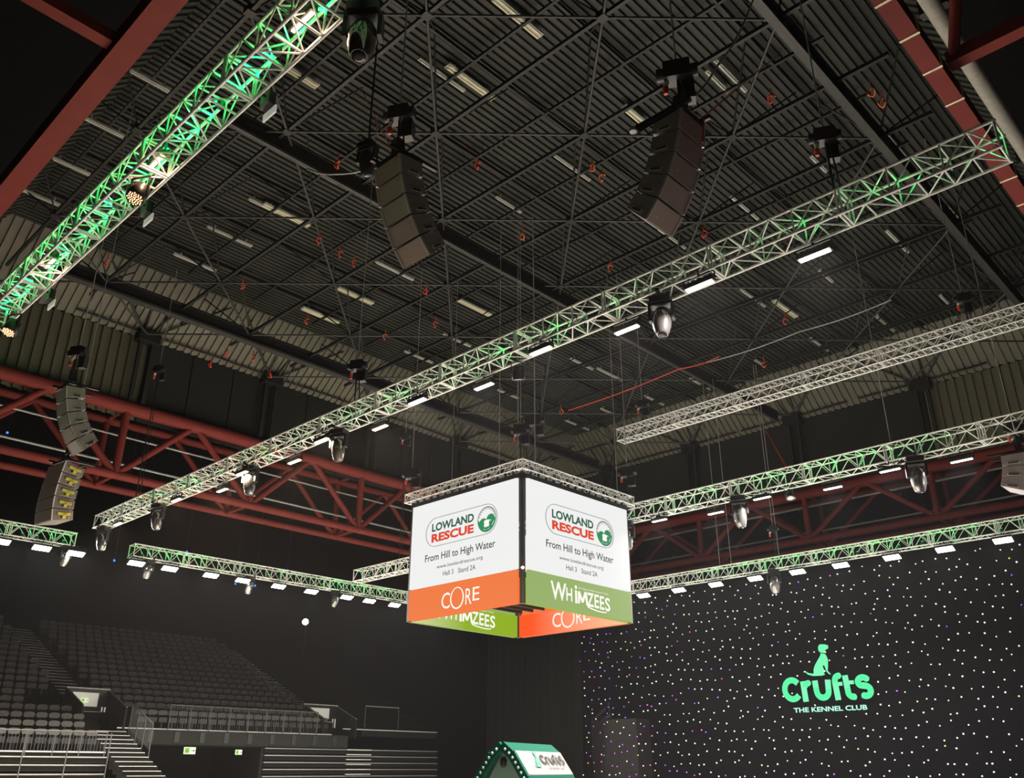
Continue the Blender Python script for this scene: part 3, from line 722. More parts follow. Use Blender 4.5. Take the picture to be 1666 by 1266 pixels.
line_array('hanging column of five speaker boxes right of centre, nearest the camera', (-4.88,8.75,10.02), PI/2, 'grille', hz=.7)
hoist('chain hoist over the right speaker column', (-5.05,8.75,10.85), .75, sc=1.15)
p = aD(108, 628, 22.5); line_array('small pale speaker column in front of the red truss at left', (p.x-.25, p.y, p.z), 0, 'grillew', hz=.8, cm='cab')
hoist('chain hoist over the pale speaker column at left', (p.x-.25, p.y+.17, p.z+.95), .85)
# the column below it shows yellow handles on its flank
p = aD(95, 755, 26); t = line_array('speaker column with yellow handles low at the left edge', (p.x, p.y, p.z), .12, 'grillew', W=.9, D=.55, H=.34, angs=(-8,-6,-3,2,8), hz=1.1, rail='white')
for c_ in list(t.children):
    if c_.name.startswith('cabinet'):
        MB().box((.45,.12,-.17),(.49,.46,-.10)).box((.45,.25,-.26),(.49,.34,-.10)).build('yellow_handle', M['yellow'], c_)['label'] = 'yellow handle'
hoist('chain hoist over the speaker column with yellow handles', (p.x-.03, p.y+.22, p.z+1.15), 1.05)
p = aD(1662, 738, 25); line_array('dark speaker column cut off by the right edge', (p.x+.2, p.y, p.z-.1), PI/2, 'grille', cabs=3, W=.8, D=.6, angs=(5,12,20), hz=.7)
hoist('chain hoist at the right edge over the dark speaker column', (p.x-.04, p.y, p.z+.6), .72)
p = aD(598, 252, 13.5); moving_head('dark moving head hanging left of the left speaker column', (p.x, p.y, p.z+.25), .3, .9, .1, m='black')
MB_ = MB().tube((0,0,0),(0,0,ZR-p.z-.25),.02,5); tag(MB_.build('drop_pipe', M['steel'], None, Matrix.Translation((p.x,p.y,p.z+.25))), 'dark drop pipe above the dark moving head', 'pipe')
# frame beam reaching out left of the right column
q = aD(1030, 212, 9.4); r_ = aD(1098, 172, 9.7)
t = thing('fly_bar', 'black rigging bar sticking out left above the right speaker column', 'rigging bar', q); d_ = r_-q
MB().tube((0,0,0),d_,.035,8).tube((0,.1,.04),d_+Vector((0,.1,.04)),.025,8).build('bar', M['blackm'], t); MB().lathe([(.05,-.03),(.06,0),(.05,.03)],10).build('end_ring', M['cable'], t)
def rope(label, pts, r, m, sag=0, cat='cable'):
    P = []
    for a, c in zip(pts, pts[1:]):
        for k in range(8):
            s = k/8; v = a.lerp(c, s); v.z -= sag*math.sin(s*PI); P.append(v)
    P.append(pts[-1]); o = P[0].copy()
    return tag(MB().path([v-o for v in P], r, 5).build('rope', m, None, Matrix.Translation(o)), label, cat)
rope('curved grey cable from the roof to the right speaker column', [aD(1104,168,9.9), aD(1165,110,11.5), aD(1225,0,13)], .02, M['cable'], .15)
rope('red safety rope running from the right speaker column up to the roof', [aD(1143,232,10), aD(1145,190,10.2), aZ(1270,85,19.3)], .014, M['tag'], 0, 'rope')
rope('red safety rope running from the left speaker column up to the roof', [aD(645,258,11), aZ(590,150,19.3)], .012, M['tag'], 0, 'rope')
rope('grey cable looping to the dark moving head', [aD(500,275,14), aD(550,283,13.7), aD(608,270,13.5)], .02, M['cable'], .05)
rope('long red line slung across the dark right half of the roof', [aZ(925,668,18.6), aZ(1106,600,18.8), aZ(1170,580,18.9)], .03, M['tag'], .1, 'rope')
rope('pale line continuing the red one towards the right', [aZ(1150,590,18.7), aZ(1300,540,18.8), aZ(1450,488,18.9)], .028, M['cable'], .1, 'rope')
rope('bright red line dropping to the lower right truss', [aY(1246,700,38), aY(1280,760,34)], .05, M['tag'], 0, 'rope')

# ------------------------------------------------------------------ ceiling fittings
FL = [(217,117,270,150,0),(137,192,200,225,0),(85,260,147,285,0),(27,307,97,335,0),(470,115,510,138,1),(682,97,755,150,0),(728,107,802,163,1),(803,0,881,60,1),
 (807,322,848,347,0),(485,265,550,300,0),(405,325,450,347,0),(430,332,502,370,1),(337,370,410,402,0),(282,415,352,442,0),(612,427,672,457,0),(720,390,755,412,0),
 (232,485,302,510,1),(550,470,607,495,1),(492,502,550,527,1),(745,487,797,515,1),(722,545,765,565,0),(660,572,702,592,0),(1023,182,1043,197,1),(1163,100,1215,150,0),
 (1150,117,1185,152,0),(1273,40,1325,95,1),(903,255,960,295,0),(1188,322,1235,357,0),(1073,375,1115,405,0),(1320,257,1345,280,0),(1435,225,1478,252,0),(1205,472,1245,500,0),
 (1260,490,1295,517,1),(1443,377,1478,412,0),(1333,442,1355,460,0),(1425,515,1455,540,0),(1318,552,1348,572,0),(1225,587,1248,597,0),(928,585,965,602,0),(973,600,1010,620,0),
 (760,684,802,701,1),(921,684,956,701,0),(975,667,1008,677,0),(1050,645,1079,660,0),(812,635,842,650,0),(1123,617,1155,635,0),(1530,482,1548,500,0),(1633,450,1648,467,0),(1548,345,1558,358,0)]
fp = None
for i, (a, b0, c, d, tw) in enumerate(FL):
    zz = 20.4 if a < 140 or (a < 220 and b0 < 200) else 21.3; p = aZ(a, b0, zz); q = aZ(c, d, zz); L = min(3.0, max(1.2, (q-p).length))
    m = (p+q)/2; row = int(round((-m.x)/3.24))
    t = thing('fluorescent_fitting', '', 'ceiling light', m, 0, 'unlit ceiling strip lights')
    side = 'left' if (a+c)/2 < 560 else ('middle' if (a+c)/2 < 1050 else 'right')
    sd = lambda u: 'left' if (u[0]+u[2])/2 < 560 else ('middle' if (u[0]+u[2])/2 < 1050 else 'right')
    rank = sum(1 for u in FL if sd(u) == side and u[4] == tw and (u[1], u[0]) < (b0, a))
    t['label'] = '%s unlit strip light, %s from the top in the %s of the roof' % ('twin yellowish' if tw else 'narrow whitish', ordinal(rank), side)
    wd = .26 if tw else .13
    MB().box((-wd/2,-L/2,.02),(wd/2,L/2,.09)).box((-.02,-L*.35,.09),(.02,-L*.35+.04,.27)).box((-.02,L*.35,.09),(.02,L*.35+.04,.27)).build('housing', M['tubew'], t)
    for s in ((-1,1) if tw else (0,)): MB().tube((s*.07,-L/2+.03,0),(s*.07,L/2-.03,0),.035,8).build('tube', M['tube'] if tw else M['tubew'], t)
# small red and orange slings left on the roof steel
SL = [(550,263,'t'),(778,265,'t'),(963,268,'o'),(980,285,'o'),(1417,145,'o'),(1435,162,'o'),(1255,157,'t'),(850,380,'o'),(993,433,'o'),(693,470,'t'),(555,410,'t'),(577,425,'t'),(175,422,'t'),(395,462,'o'),
      (627,545,'o'),(500,520,'t'),(370,572,'t'),(412,580,'t'),(440,607,'t'),(343,590,'t'),(1145,377,'t'),(1278,520,'t'),(913,667,'o'),(1243,590,'o'),(520,388,'t'),(709,525,'t')]
for i, (x, y, c) in enumerate(SL):
    p = aZ(x, y, 19.2); t = MB(); n = 10
    a0 = random.random()*3
    t.path([Vector((.11*math.cos(a0+k*.55), .05*math.sin(k*1.3), .14*math.sin(a0+k*.55)-.1)) for k in range(n)], .028, 5); t.tube((0,0,.0),(0,0,.3),.02,5)
    o = t.build('roof_sling', M['tag'] if c == 't' else M['orange'], None, Matrix.Translation(p))
    tag(o, 'small %s sling looped on the roof steel, %s of these from the left' % ('red' if c == 't' else 'orange', ordinal(sum(1 for u in SL if u[0] < x and u[2] == c))), 'sling', 'slings on the roof steel')

# ------------------------------------------------------------------ seating stands
def floorz(k): return 3.25+.35*k
def rowx(k): return -41.0-.85*k
def stand_block(lab, y0, y1, k0, k1, solid=M['tread'], hole=None):
    t = thing('seating_tier', lab, 'stand', (rowx(k0), y0, 0))
    o = Vector((rowx(k0), y0, 0))
    m_ = MB()
    for k in range(k0, k1):
        a_, b_ = (hole[2]-y0, hole[3]-y0) if hole and hole[0] <= k < hole[1] else (0, y1-y0)
        x = rowx(k); m_.box((x-.85-o.x,a_,floorz(k)-.35),(x-o.x,b_,floorz(k)))
    m_.build('treads', solid, t)
    m_ = MB(); m_.box((rowx(k0)-o.x-.02,0,floorz(k0)-.03),(rowx(k0)-o.x+.03,y1-y0,floorz(k0)+.02)); m_.build('front_nosing', M['nosing'], t)
    m_ = MB(); m_.box((rowx(k1)-.85-o.x,0,0),(rowx(k1)-o.x,y1-y0,floorz(k1-1)-.35)); m_.build('rear_wall', M['blackwall'], t)
    return t
stand_block('black stepped seating tier between the two aisles', 17.6, 29.0, 0, 17)
stand_block('black stepped seating tier at the left edge of the picture', 4.0, 16.2, -3, 17, M['tread'], (0,3,4.0,15.3))
stand_block('empty black stepped tier right of the second aisle', 30.3, 37.2, 1, 17, M['blackwall'], (1,3,31.6,37.2))
def aisle(lab, y0, y1, k0, k1):
    t = thing('aisle_stairs', lab, 'stairs', (rowx(k0), y0, 0)); m_ = MB(); n_ = MB(); o = rowx(k0)
    for k in range(k0*2, k1*2):
        x = -41.0-.425*k-o; z = 3.25+.175*k
        m_.box((x-.425,0,z-.3),(x,y1-y0,z)); n_.box((x-.05,.05,z-.01),(x+.012,y1-y0-.05,z+.012))
    m_.build('steps', M['tread'], t); n_.build('nosings', M['nosing'], t)
aisle('aisle stairs with pale nosings climbing above the left doorway', 16.25, 17.55, 2, 16)
aisle('aisle stairs climbing above the right doorway', 29.05, 30.25, 2, 16)
aisle('short stairs with bright nosings beside the front seats at left', 16.25, 17.9, -6, 0)
# seats
sb = MB(); W = .44
prof = [(-.17,.62),(-.215,.67),(-.225,.76),(-.17,.82),(-.06,.84),(.06,.84),(.17,.82),(.225,.76),(.215,.67),(.17,.62)]
sb.prism(prof, (0,1,0), (.12*-1*.0,0,1), (-.06,0,0), (-.06,0,0)); back_me = sb.mesh('backrest', M['seat'])
sp = MB(); sp.prism([(-.19,.30),(-.20,.48),(-.16,.52),(.16,.52),(.20,.48),(.19,.30)], (0,1,0), (0,0,1), (.05,0,0), (-.07,0,0)); pan_me = sp.mesh('seat_pan', M['black'])
leg = MB().box((-.12,-.03,0),(-.05,.03,.42)).box((-.12,-.235,.36),(.06,-.215,.46)); leg_me = leg.mesh('stadium_seat', M['black'])
seats = []
for k in range(-3, 17):
    x = rowx(k)-.45; z = floorz(k)
    y = 8.0+.25*(k%2)
    while y < 15.9:
        if not (k in (1,2,3) and y > 14.0): seats.append((x, y, z, k, 0))
        y += .5
for k in range(0, 16):
    x = rowx(k)-.45; z = floorz(k); y = 17.85+.25*(k%2)+(1.0 if k < 3 else 0)
    while y < 28.9: seats.append((x, y, z, k, 1)); y += .5
vis = []
for s in seats:
    v = Vector((s[0], s[1], s[2]+.5))-O; f = v.dot(fw); px = 833+F_PX*v.dot(rt)/f; py = 633-F_PX*v.dot(up)/f
    if -15 < px < 1680 and py < 1275: vis.append((v.length, s))
vis.sort(key=lambda q: q[0])
for i, (d, s) in enumerate(vis[:300]):
    o = ob('stadium_seat', leg_me); o.location = s[:3]
    ob('backrest', back_me, o); ob('seat_pan', pan_me, o)
    rows = {-3:'front row',-2:'second row',-1:'third row'}
    if s[4] == 0: lab = 'dark tip-up seat, %s row up from the front in the left block' % ordinal(s[3]+3)
    else: lab = 'dark tip-up seat, %s row up from the guard rail in the middle block' % ordinal(s[3])
    tag(o, lab, 'seat', ('seats of the %s row, left block' % ordinal(s[3]+3)) if s[4] == 0 else ('seats of the %s row, middle block' % ordinal(s[3])))
rest = MB()
for d, s in vis[300:]:
    o = Vector(s[:3])
    rest.prism(prof, (0,1,0), (0,0,1), o+Vector((-.06,0,0)), (-.06,0,0)); rest.prism([(-.19,.30),(-.2,.5),(.2,.5),(.19,.30)], (0,1,0), (0,0,1), o+Vector((.05,0,0)), (-.07,0,0))
if rest.v: tag(rest.build('upper_seats', M['seat']), 'remaining dark tip-up seats in the upper rows of the stand', 'seat', None, 'stuff')
# guard rail on the middle block
def guard(lab, p, q, h=1.05, n=8, m='railm'):
    p = Vector(p); q = Vector(q); t = thing('guard_rail', lab, 'railing', p); d = q-p
    MB().tube((0,0,h),d+Vector((0,0,h)),.025,6).build('handrail', M[m], t)
    for k in range(n+1):
        a = d*(k/n); MB().tube(a-Vector((0,0,.35)),a+Vector((0,0,h)),.02,5).build('post', M['railm'], t)
    m_ = MB()
    for k in range(n*8): a = d*((k+.5)/(n*8)); m_.tube(a,a+Vector((0,0,h)),.006,3)
    m_.build('infill_bars', M['railm'], t)
guard('guard rail of thin bars along the front of the middle seats', (-40.9,19.9,3.25), (-40.9,28.0,3.25))
guard('guard rail beside the short stairs at left', (-38.6,18.1,2.3), (-40.9,18.1,3.2), n=3)
guard('guard rail along the front row at the left edge', (-38.3,8.0,2.2), (-38.3,16.1,2.2), .75, 8)
t = thing('stand_fascia', 'dark fascia board under the guard rail of the middle seats', 'fascia', (-40.95,18.1,2.6))
MB().box((0,0,0),(.08,11.9,.62)).build('board', M['panel'], t)
for k in range(9): MB().box((.08,.9+k*1.25,.1),(.12,1.14+k*1.25,.55)).build('bracket', M['black'], t)
# doorway below the middle block, with two exit signs
b = MB(); b.box((-46,18.2,0),(-45.8,25.0,2.6)); b.box((-45.8,18.0,0),(-41,18.2,2.6)); b.box((-45.8,24.9,0),(-41,25.05,2.6)); b.box((-46,18.0,2.55),(-41,25.05,2.6)); struct(b, 'wall_doorway', M['blackwall'])
def exit_sign(lab, p, wd, ht, ax='x'):
    t = thing('exit_sign', lab, 'sign', p, 0, 'green exit signs')
    MB().box((0,0,0),(.06,wd,ht)).build('light_box', M['exitw'], t)
    g = MB(); g.box((.06,wd*.05,ht*.1),(.07,wd*.48,ht*.9)); g.build('field', M['exitg'], t)
    # running figure, door and arrow
    g = MB(); g.box((.07,wd*.10,ht*.2),(.075,wd*.16,ht*.8)).box((.07,wd*.24,ht*.62),(.075,wd*.32,ht*.8)).box((.07,wd*.22,ht*.36),(.075,wd*.34,ht*.6)).box((.07,wd*.18,ht*.2),(.075,wd*.24,ht*.36)).box((.07,wd*.34,ht*.2),(.075,wd*.38,ht*.4))
    g.box((.06,wd*.58,ht*.45),(.066,wd*.82,ht*.55)).prism([(wd*.80,ht*.28),(wd*.95,ht*.5),(wd*.80,ht*.72)], (0,1,0), (0,0,1), (.066,0,0), (-.005,0,0))
    g.build('pictogram', M['inkteal'], t)
p = aX(298, 1227, -41.2); exit_sign('green and white exit sign over the dark doorway', p, .56, .30)
p = aX(382, 1228, -41.2); exit_sign('small yellow green exit sign at the right of the dark doorway', p, .34, .22)
MB_ = MB().box((0,0,0),(.05,6.2,.03)); tag(MB_.build('door_head_strip', M['cable'], None, Matrix.Translation((-41.1,18.5,2.62))), 'thin pale strip above the dark doorway', 'trim')
# vomitories with sign boards
def vomitory(lab, y0, y1, x0, x1, z0, z1, left=True):
    t = thing('vomitory', lab, 'entrance', (x0, y0, z0)); wd = y1-y0; dp = x0-x1; h = z1-z0
    MB().box((-dp,0,0),(-dp+.1,wd,h)).build('back_wall', M['black'], t)
    MB().prism([(0,0),(0,h*.55),(-dp,h),(-dp,0)], (1,0,0), (0,0,1), (0,0,0), (0,.08,0)).build('side_wall', M['panel'], t)
    MB().prism([(0,0),(0,h*.55),(-dp,h),(-dp,0)], (1,0,0), (0,0,1), (0,wd-.08,0), (0,.08,0)).build('side_wall', M['panel'], t)
    MB().tube((-dp+.1,0,h+.05),(-dp+.1,wd,h+.05),.03,6).build('top_rail', M['nosing'], t)
    MB().tube((0,.04,h*.55+.05),(-dp,.04,h+.05),.025,6).build('side_rail', M['cable'], t); MB().tube((0,wd-.04,h*.55+.05),(-dp,wd-.04,h+.05),.025,6).build('side_rail', M['cable'], t)
    MB().prism([(.15*wd,h*.93),(.75*wd,h*.93),(.75*wd,h*.62),(.38*wd,h*.62)], (0,1,0), (0,0,1), (-dp+.12,0,0), (-.02,0,0)).build('sign_board', M['sign'], t)
    for s in (.86,.93): MB().box((-dp+.1,wd*s,h*.35),(-dp+.13,wd*s+.06,h*.62)).build('notice', M['sign'], t)
va, vb = aX(107,1120,-43.2), aX(178,1124,-43.2); vomitory('dark entrance cut into the seats under the left aisle with a pale sign', va.y, vb.y, -40.9, -43.2, 3.0, va.z)
va, vb = aX(493,1147,-43.4), aX(548,1150,-43.4); vomitory('dark entrance under the right aisle with a pale sign', va.y, vb.y, -41.4, -43.4, 3.1, va.z)
p = aX(131, 1142, -43.0); exit_sign('small green exit sign inside the left entrance', p, .30, .16)
# folded telescopic seating below: a stack of steel fronts
def stack(lab, y0, y1, x, zs, br=None):
    t = thing('folded_seating', lab, 'seating', (x, y0, 0)); wd = y1-y0
    for z in zs:
        MB().box((-.3,0,z-.22),(.0,wd,z-.02)).build('riser', M['tread'], t); MB().box((-.3,0,z-.02),(.05,wd,z+.025)).build('front_edge', M['cable'], t)
    if br:
        m_ = MB()
        for z in [zs[0]+ (zs[-1]-zs[0])*k/8 for k in range(9)]: m_.box((.05,br[0]-y0,z-.01),(.16,br[1]-y0,z+.03))
        m_.build('step_nosings', M['nosing'], t)
stack('folded telescopic seating with long pale edges right of the doorway', 25.1, 36.5, -41.0, (.6,.92,1.24,1.56,1.88,2.2,2.52), (30.0,31.6))
stack('folded telescopic seating with posts at the lower left', 6.0, 16.15, -38.15, (.75,1.05,1.38,1.71,2.0))
t = thing('seating_posts', 'row of thin grey posts in front of the lower left seating', 'post', (-37.95,6,0))
for k in range(7): MB().tube((0,k*1.62+.4,0),(0,k*1.62+.4,2.9),.025,6).build('post', M['railm'], t)
t = thing('guard_rail', 'short pale rail right of the right entrance', 'railing', (-42.0,31.9,4.3)); MB().tube((0,0,.55),(0,2.4,.55),.03,6).build('handrail', M['cable'], t); MB().tube((0,0,-.6),(0,0,.55),.02,6).build('post', M['railm'], t); MB().tube((0,2.4,-.6),(0,2.4,.55),.02,6).build('post', M['railm'], t)

# ------------------------------------------------------------------ drapes and star cloth
def drape(lab, x0, x1, y, z1, m, fold=.1, name='drape', n=None):
    mb = MB(); L = x1-x0; n = n or int(L/.12); pts = []
    for k in range(n+1): pts.append((x0+L*k/n, y+fold*math.sin(k*1.3)+fold*.6*math.sin(k*.37+1)))
    o = Vector((x0, y, 0))
    mb.add([(a-o.x,b_-o.y,0) for a, b_ in pts]+[(a-o.x,b_-o.y,z1) for a, b_ in pts], [(k,k+1,n+2+k,n+1+k) for k in range(n)], 0, True)
    return tag(mb.build(name, m, None, Matrix.Translation(o)), lab, 'curtain')
drape('plain black drape with vertical folds left of the star cloth', -38.5, -31.25, 38.0, 10.0, M['drape'], .09, 'black_drape')
mb = MB(); mb.box((-.06,0,0),(.0,2.2,6.0)); 
st = drape('black star cloth covered with tiny white and purple lights', -31.3, 4.0, 38.0, 10.1, M['star'], .012, 'star_cloth', 120)
stars = []
nx, nz = 70, 21
for i in range(nx):
    for j in range(nz):
        x = -31.1+i*.465+random.uniform(-.17,.17)+(.25 if j % 2 else 0); z = .5+j*.455+random.uniform(-.15,.15)
        if x > -2: continue
        if -19.6 < x < -15.4 and 3.75 < z < 5.5 and random.random() < .9: continue
        near = max(0, 1-(x+31.3)/9); u = random.random()
        c = 'starp' if u < .02+.28*near else 'stark' if u < .03+.39*near else 'stary' if u < .045+.43*near else 'starw'
        stars.append((x, z, c, random.uniform(.8,1.15)))
def star_geo(mb, x, z, s, mi=0):
    r = .027*s; mb.lathe([(r*.3,-.028),(r,-.012),(r,.012)], 6, Matrix.Translation((x,37.94,z)) @ Matrix.Rotation(PI/2,4,'X').inverted(), mi)
def sees(x, z):
    v = Vector((x,37.94,z))-O; f = v.dot(fw); px = 833+F_PX*v.dot(rt)/f; py = 633-F_PX*v.dot(up)/f
    return 0 < px < 1666 and py < 1266
order = sorted(stars, key=lambda s: (not sees(s[0], s[1]), (s[0]**2)))
rest = MB(); mats = ['starw','starp','stark','stary']; Ms = Matrix.Translation((31.3,-38,0))
for n, (x, z, c, s) in enumerate(order):
    if n < 99: q = MB(); star_geo(q, x, z, s); q.build('star_light', M[c], st, Ms)
    else: star_geo(rest, x, z, s, mats.index(c))
rest.build('star_lights', [M[c] for c in mats], st, Ms)['kind'] = 'stuff'
# projected logo on the star cloth
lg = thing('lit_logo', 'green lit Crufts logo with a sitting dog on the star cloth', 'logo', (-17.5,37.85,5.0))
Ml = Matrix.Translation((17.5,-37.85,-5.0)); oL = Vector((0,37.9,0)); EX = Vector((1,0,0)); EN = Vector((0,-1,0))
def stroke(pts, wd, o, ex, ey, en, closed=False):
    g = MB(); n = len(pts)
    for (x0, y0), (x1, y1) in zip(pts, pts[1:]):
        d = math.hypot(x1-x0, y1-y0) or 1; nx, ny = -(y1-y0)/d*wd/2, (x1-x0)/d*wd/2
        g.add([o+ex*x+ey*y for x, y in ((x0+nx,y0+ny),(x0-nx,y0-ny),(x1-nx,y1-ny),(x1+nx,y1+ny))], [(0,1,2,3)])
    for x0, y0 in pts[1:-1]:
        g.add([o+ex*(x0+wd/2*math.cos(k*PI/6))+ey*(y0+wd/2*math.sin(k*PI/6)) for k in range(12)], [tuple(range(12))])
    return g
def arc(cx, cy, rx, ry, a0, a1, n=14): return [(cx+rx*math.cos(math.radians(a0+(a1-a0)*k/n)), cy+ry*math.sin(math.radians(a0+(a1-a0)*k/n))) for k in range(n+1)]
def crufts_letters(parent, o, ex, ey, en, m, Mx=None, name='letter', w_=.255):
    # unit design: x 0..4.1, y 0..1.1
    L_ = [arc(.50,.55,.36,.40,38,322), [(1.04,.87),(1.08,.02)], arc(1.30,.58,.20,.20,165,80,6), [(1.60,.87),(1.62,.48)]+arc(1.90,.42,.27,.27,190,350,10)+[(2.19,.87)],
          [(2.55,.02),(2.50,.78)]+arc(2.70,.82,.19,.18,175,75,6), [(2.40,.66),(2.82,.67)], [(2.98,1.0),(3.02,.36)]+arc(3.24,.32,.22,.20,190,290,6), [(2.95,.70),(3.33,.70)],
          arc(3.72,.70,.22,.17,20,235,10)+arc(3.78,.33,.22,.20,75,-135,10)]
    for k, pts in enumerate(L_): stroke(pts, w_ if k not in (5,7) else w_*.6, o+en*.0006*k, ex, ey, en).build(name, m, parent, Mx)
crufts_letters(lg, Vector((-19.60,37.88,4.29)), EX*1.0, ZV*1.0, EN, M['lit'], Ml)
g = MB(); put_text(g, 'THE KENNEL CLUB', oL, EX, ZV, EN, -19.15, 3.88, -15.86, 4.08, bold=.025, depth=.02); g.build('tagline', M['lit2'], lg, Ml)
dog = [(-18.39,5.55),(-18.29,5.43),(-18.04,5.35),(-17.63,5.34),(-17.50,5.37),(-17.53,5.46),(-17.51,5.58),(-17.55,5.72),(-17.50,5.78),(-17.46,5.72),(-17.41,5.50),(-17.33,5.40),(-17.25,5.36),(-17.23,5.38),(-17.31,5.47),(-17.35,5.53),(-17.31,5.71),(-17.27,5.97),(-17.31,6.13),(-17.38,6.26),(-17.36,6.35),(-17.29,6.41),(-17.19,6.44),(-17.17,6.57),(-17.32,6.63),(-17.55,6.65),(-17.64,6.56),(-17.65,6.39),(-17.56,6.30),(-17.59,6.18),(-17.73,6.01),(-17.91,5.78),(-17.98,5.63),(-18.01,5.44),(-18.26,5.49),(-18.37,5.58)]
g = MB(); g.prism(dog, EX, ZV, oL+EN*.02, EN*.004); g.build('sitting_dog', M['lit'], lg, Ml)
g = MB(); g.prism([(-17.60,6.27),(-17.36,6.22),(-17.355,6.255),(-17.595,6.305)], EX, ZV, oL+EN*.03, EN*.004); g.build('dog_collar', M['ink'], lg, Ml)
# equipment tower behind the gauze
p = aY(962, 1172, 39.2); q = aY(1035, 1172, 39.2)
t = thing('equipment_tower', 'grey draped equipment tower faintly visible behind the star cloth', 'tower', (p.x, 39.2, 0))
MB().box((0,0,0),(q.x-p.x,1.2,p.z)).build('cover', M['cab'], t)
MB().tube((.1,.2,p.z+.1),(.9,.1,p.z+.55),.08,8).tube((.6,.2,p.z),(1.2,.2,p.z+.25),.1,8).tube((1.2,.2,p.z),(1.05,.2,p.z+.9),.03,6).build('gear', M['cable'], t)

# ------------------------------------------------------------------ dog kennel prop
kx, ky = -10.5, 10.75
ang = math.atan2(12.73-10.75, -11.21+10.5)-PI/2
K = thing('kennel', 'green and white dog kennel prop with a dog show logo on its roof', 'kennel', (kx, ky, 0), ang)
hr = 2.0; L = 2.1; prf = [(0,hr),(.175,hr-.14),(.2925,hr-.315),(.41,hr-.49),(.55,hr-.80),(.68,hr-1.2)]
def slope(sgn, i0, i1, off, m, name, lab=None, y0=0, y1=L, th=.04):
    mb = MB()
    for (a, za), (c, zc) in zip(prf[i0:i1+1], prf[i0+1:i1+1]):
        mb.add([(sgn*a,y0,za+off),(sgn*c,y0,zc+off),(sgn*c,y1,zc+off),(sgn*a,y1,za+off),(sgn*a,y0,za+off-th),(sgn*c,y0,zc+off-th),(sgn*c,y1,zc+off-th),(sgn*a,y1,za+off-th)],
               ((0,1,2,3),(7,6,5,4),(0,4,5,1),(2,6,7,3),(1,5,6,2),(0,3,7,4)))
    return mb.build(name, m, K)
slope(1, 0, 5, 0, M['teal'], 'roof'); slope(-1, 0, 5, 0, M['teal'], 'roof')
wp = slope(1, 1, 3, .012, M['kwhite'], 'roof_sheet', None, .02, L-.02, .01); wp['label'] = 'white sheet with the logo'
# lettering on the sheet, following the middle facet
a, c = Vector((prf[1][0],0,prf[1][1]+.03)), Vector((prf[2][0],0,prf[2][1]+.03)); e2 = Vector((prf[3][0],0,prf[3][1]+.03))
ey = (e2-a).normalized(); nrm = Vector((-ey.z,0,ey.x)); nrm = nrm if nrm.x > 0 else -nrm
eyu = -ey; hh = (e2-a).length
crufts_letters(wp, a+ey*hh+nrm*.004+Vector((0,.90,0))+eyu*.36*hh, Vector((0,.255,0)), eyu*.42*hh, nrm, M['ink'], w_=.23)
g = MB()
put_text(g, 'THE KENNEL CLUB', a+ey*hh+nrm*.002, (0,1,0), eyu, nrm, 1.05, .18*hh, 1.80, .27*hh, bold=.01, depth=.005); g.build('lettering', M['ink'], wp)
sx = .34/1.3
g = MB(); g.prism([((x+18.39)*.30+.50, (z-5.34)*.22+.26*hh) for x, z in dog], (0,1,0), eyu, a+ey*hh+nrm*.004, nrm*.002); g.build('sitting_dog', M['inkteal'], wp)
for s in (-1,1):
    fr = MB()
    for (a_, za), (c_, zc) in zip(prf, prf[1:]): fr.bar((s*a_,-.03,za-.05),(s*c_,-.03,zc-.05),.09,.13)
    fr.build('gable_trim', M['teal'], K)
    bl = MB()
    for k in range(1, 12):
        u = k/12*5; i = int(u); f = u-i; a_ = prf[i][0]*(1-f)+prf[i+1][0]*f; za = prf[i][1]*(1-f)+prf[i+1][1]*f
        bl.lathe([(.012,.0),(.022,.012),(.012,.03)], 8, Matrix.Translation((s*a_,-.075,za-.05)) @ Matrix.Rotation(PI/2,4,'X'))
    bl.build('bulbs', M['white'], K)
MB().prism([(-.60,.8),(.60,.8),(.44,hr-.85),(.27,hr-.47),(.06,hr-.14),(-.06,hr-.14),(-.27,hr-.47),(-.44,hr-.85)], (1,0,0), (0,0,1), (0,.14,0), (0,.03,0)).build('gable_panel', mat('pale_mint_panel', (.28,.45,.37), .5, noise=.05), K)
MB().box((-.58,.14,0),(.58,L-.1,.85)).build('base', M['kwhite'], K)
MB().lathe([(.02,-.16),(.05,-.13),(.055,-.05),(.03,0)], 10, Matrix.Translation((0,.02,hr-.22))).build('lantern', M['ink'], K)

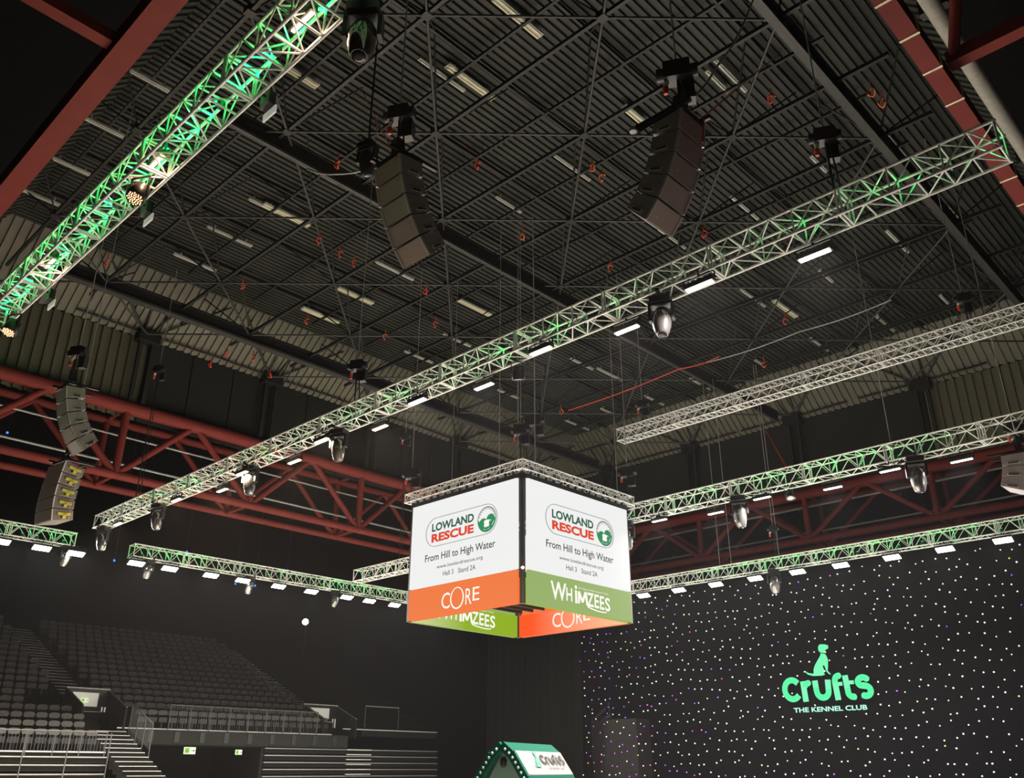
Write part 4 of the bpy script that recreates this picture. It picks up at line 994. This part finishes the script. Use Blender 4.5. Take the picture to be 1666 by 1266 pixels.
# ------------------------------------------------------------------ distant small lights
p = aX(497, 1012, -52); t = thing('follow_spot', 'single brilliant spotlight shining from the dark above the seats', 'spotlight', p, -.8)
MB().lathe([(.16,.5),(.19,.3),(.19,.03),(.17,0)], 16, Matrix.Rotation(PI/2,4,'X')).build('barrel', M['black'], t, Matrix.Rotation(-PI/2,4,'Z'))
MB().lathe([(.20,.0),(.15,-.03),(.05,-.05)], 16, Matrix.Rotation(PI/2,4,'Y')).build('lens', mat('spot_lens', (1,1,1), .5, emit=(.92,.97,1), es=30), t, Matrix.Translation((.03,0,0)))
MB().tube((-.2,0,-.2),(-.2,0,-2.2),.03,6).build('stand', M['black'], t)
BL = [(186,912,-40),(304,898,-40),(468,928,-40),(415,953,-42),(383,950,-44),(12,704,-38.6),(628,825,-38.6),(514,828,-38.6)]
for i, (x, y, X) in enumerate(BL):
    p = aX(x, y, X); t = thing('blue_indicator', 'tiny blue indicator light, %s from the left' % ordinal(sorted(u[0] for u in BL).index(x)), 'light', p, 0, 'tiny blue lights')
    MB().box((-.05,-.06,-.05),(0,.06,.05)).tube((-.025,0,0),(-.025,0,16.45-p.z),.012,4).build('box', M['black'], t); MB().lathe([(.05,0),(.03,.03)], 8, Matrix.Rotation(PI/2,4,'Y')).build('lamp_lens', M['glowb'], t)
for i, (x, y, r) in enumerate(((1466,804,.10),(1302,832,.10),(1078,900,.07),(1096,905,.06),(1477,816,.06),(1503,822,.05))):
    p = aY(x, y, 44.2); t = thing('work_lamp', 'small warm lamp dot among the right red truss, %s from the left' % ordinal(sorted((1466,1302,1078,1096,1477,1503)).index(x)), 'light', p, 0, 'small warm lamps by the right red truss')
    MB().lathe([(r*.6,.12),(r*1.1,.02),(r,0)], 8, Matrix.Rotation(-PI/2,4,'X').inverted()).tube((0,0,0),(0,0,16.45-p.z),.012,4).build('shade', M['black'], t); MB().lathe([(r,0),(r*.4,-.05)], 8, Matrix.Rotation(PI/2,4,'X').inverted()).build('bulb', M['glowo'], t)

# ------------------------------------------------------------------ thin stage haze in the hall
hz = MB().box((-65.9,-25.9,.05),(25.9,61.9,15.1)); hm = bpy.data.materials.new('stage_haze'); hm.use_nodes = True; nt = hm.node_tree; nt.nodes.clear()
v_ = nt.nodes.new('ShaderNodeVolumeScatter'); v_.inputs['Density'].default_value = HAZE; v_.inputs['Anisotropy'].default_value = .35; v_.inputs['Color'].default_value = (.95,.95,1,1)
oo = nt.nodes.new('ShaderNodeOutputMaterial'); nt.links.new(v_.outputs[0], oo.inputs['Volume'])
if HAZE > 0: tag(hz.build('stage_haze', hm), 'thin grey stage haze hanging in the air of the whole hall', 'haze', None, 'stuff')
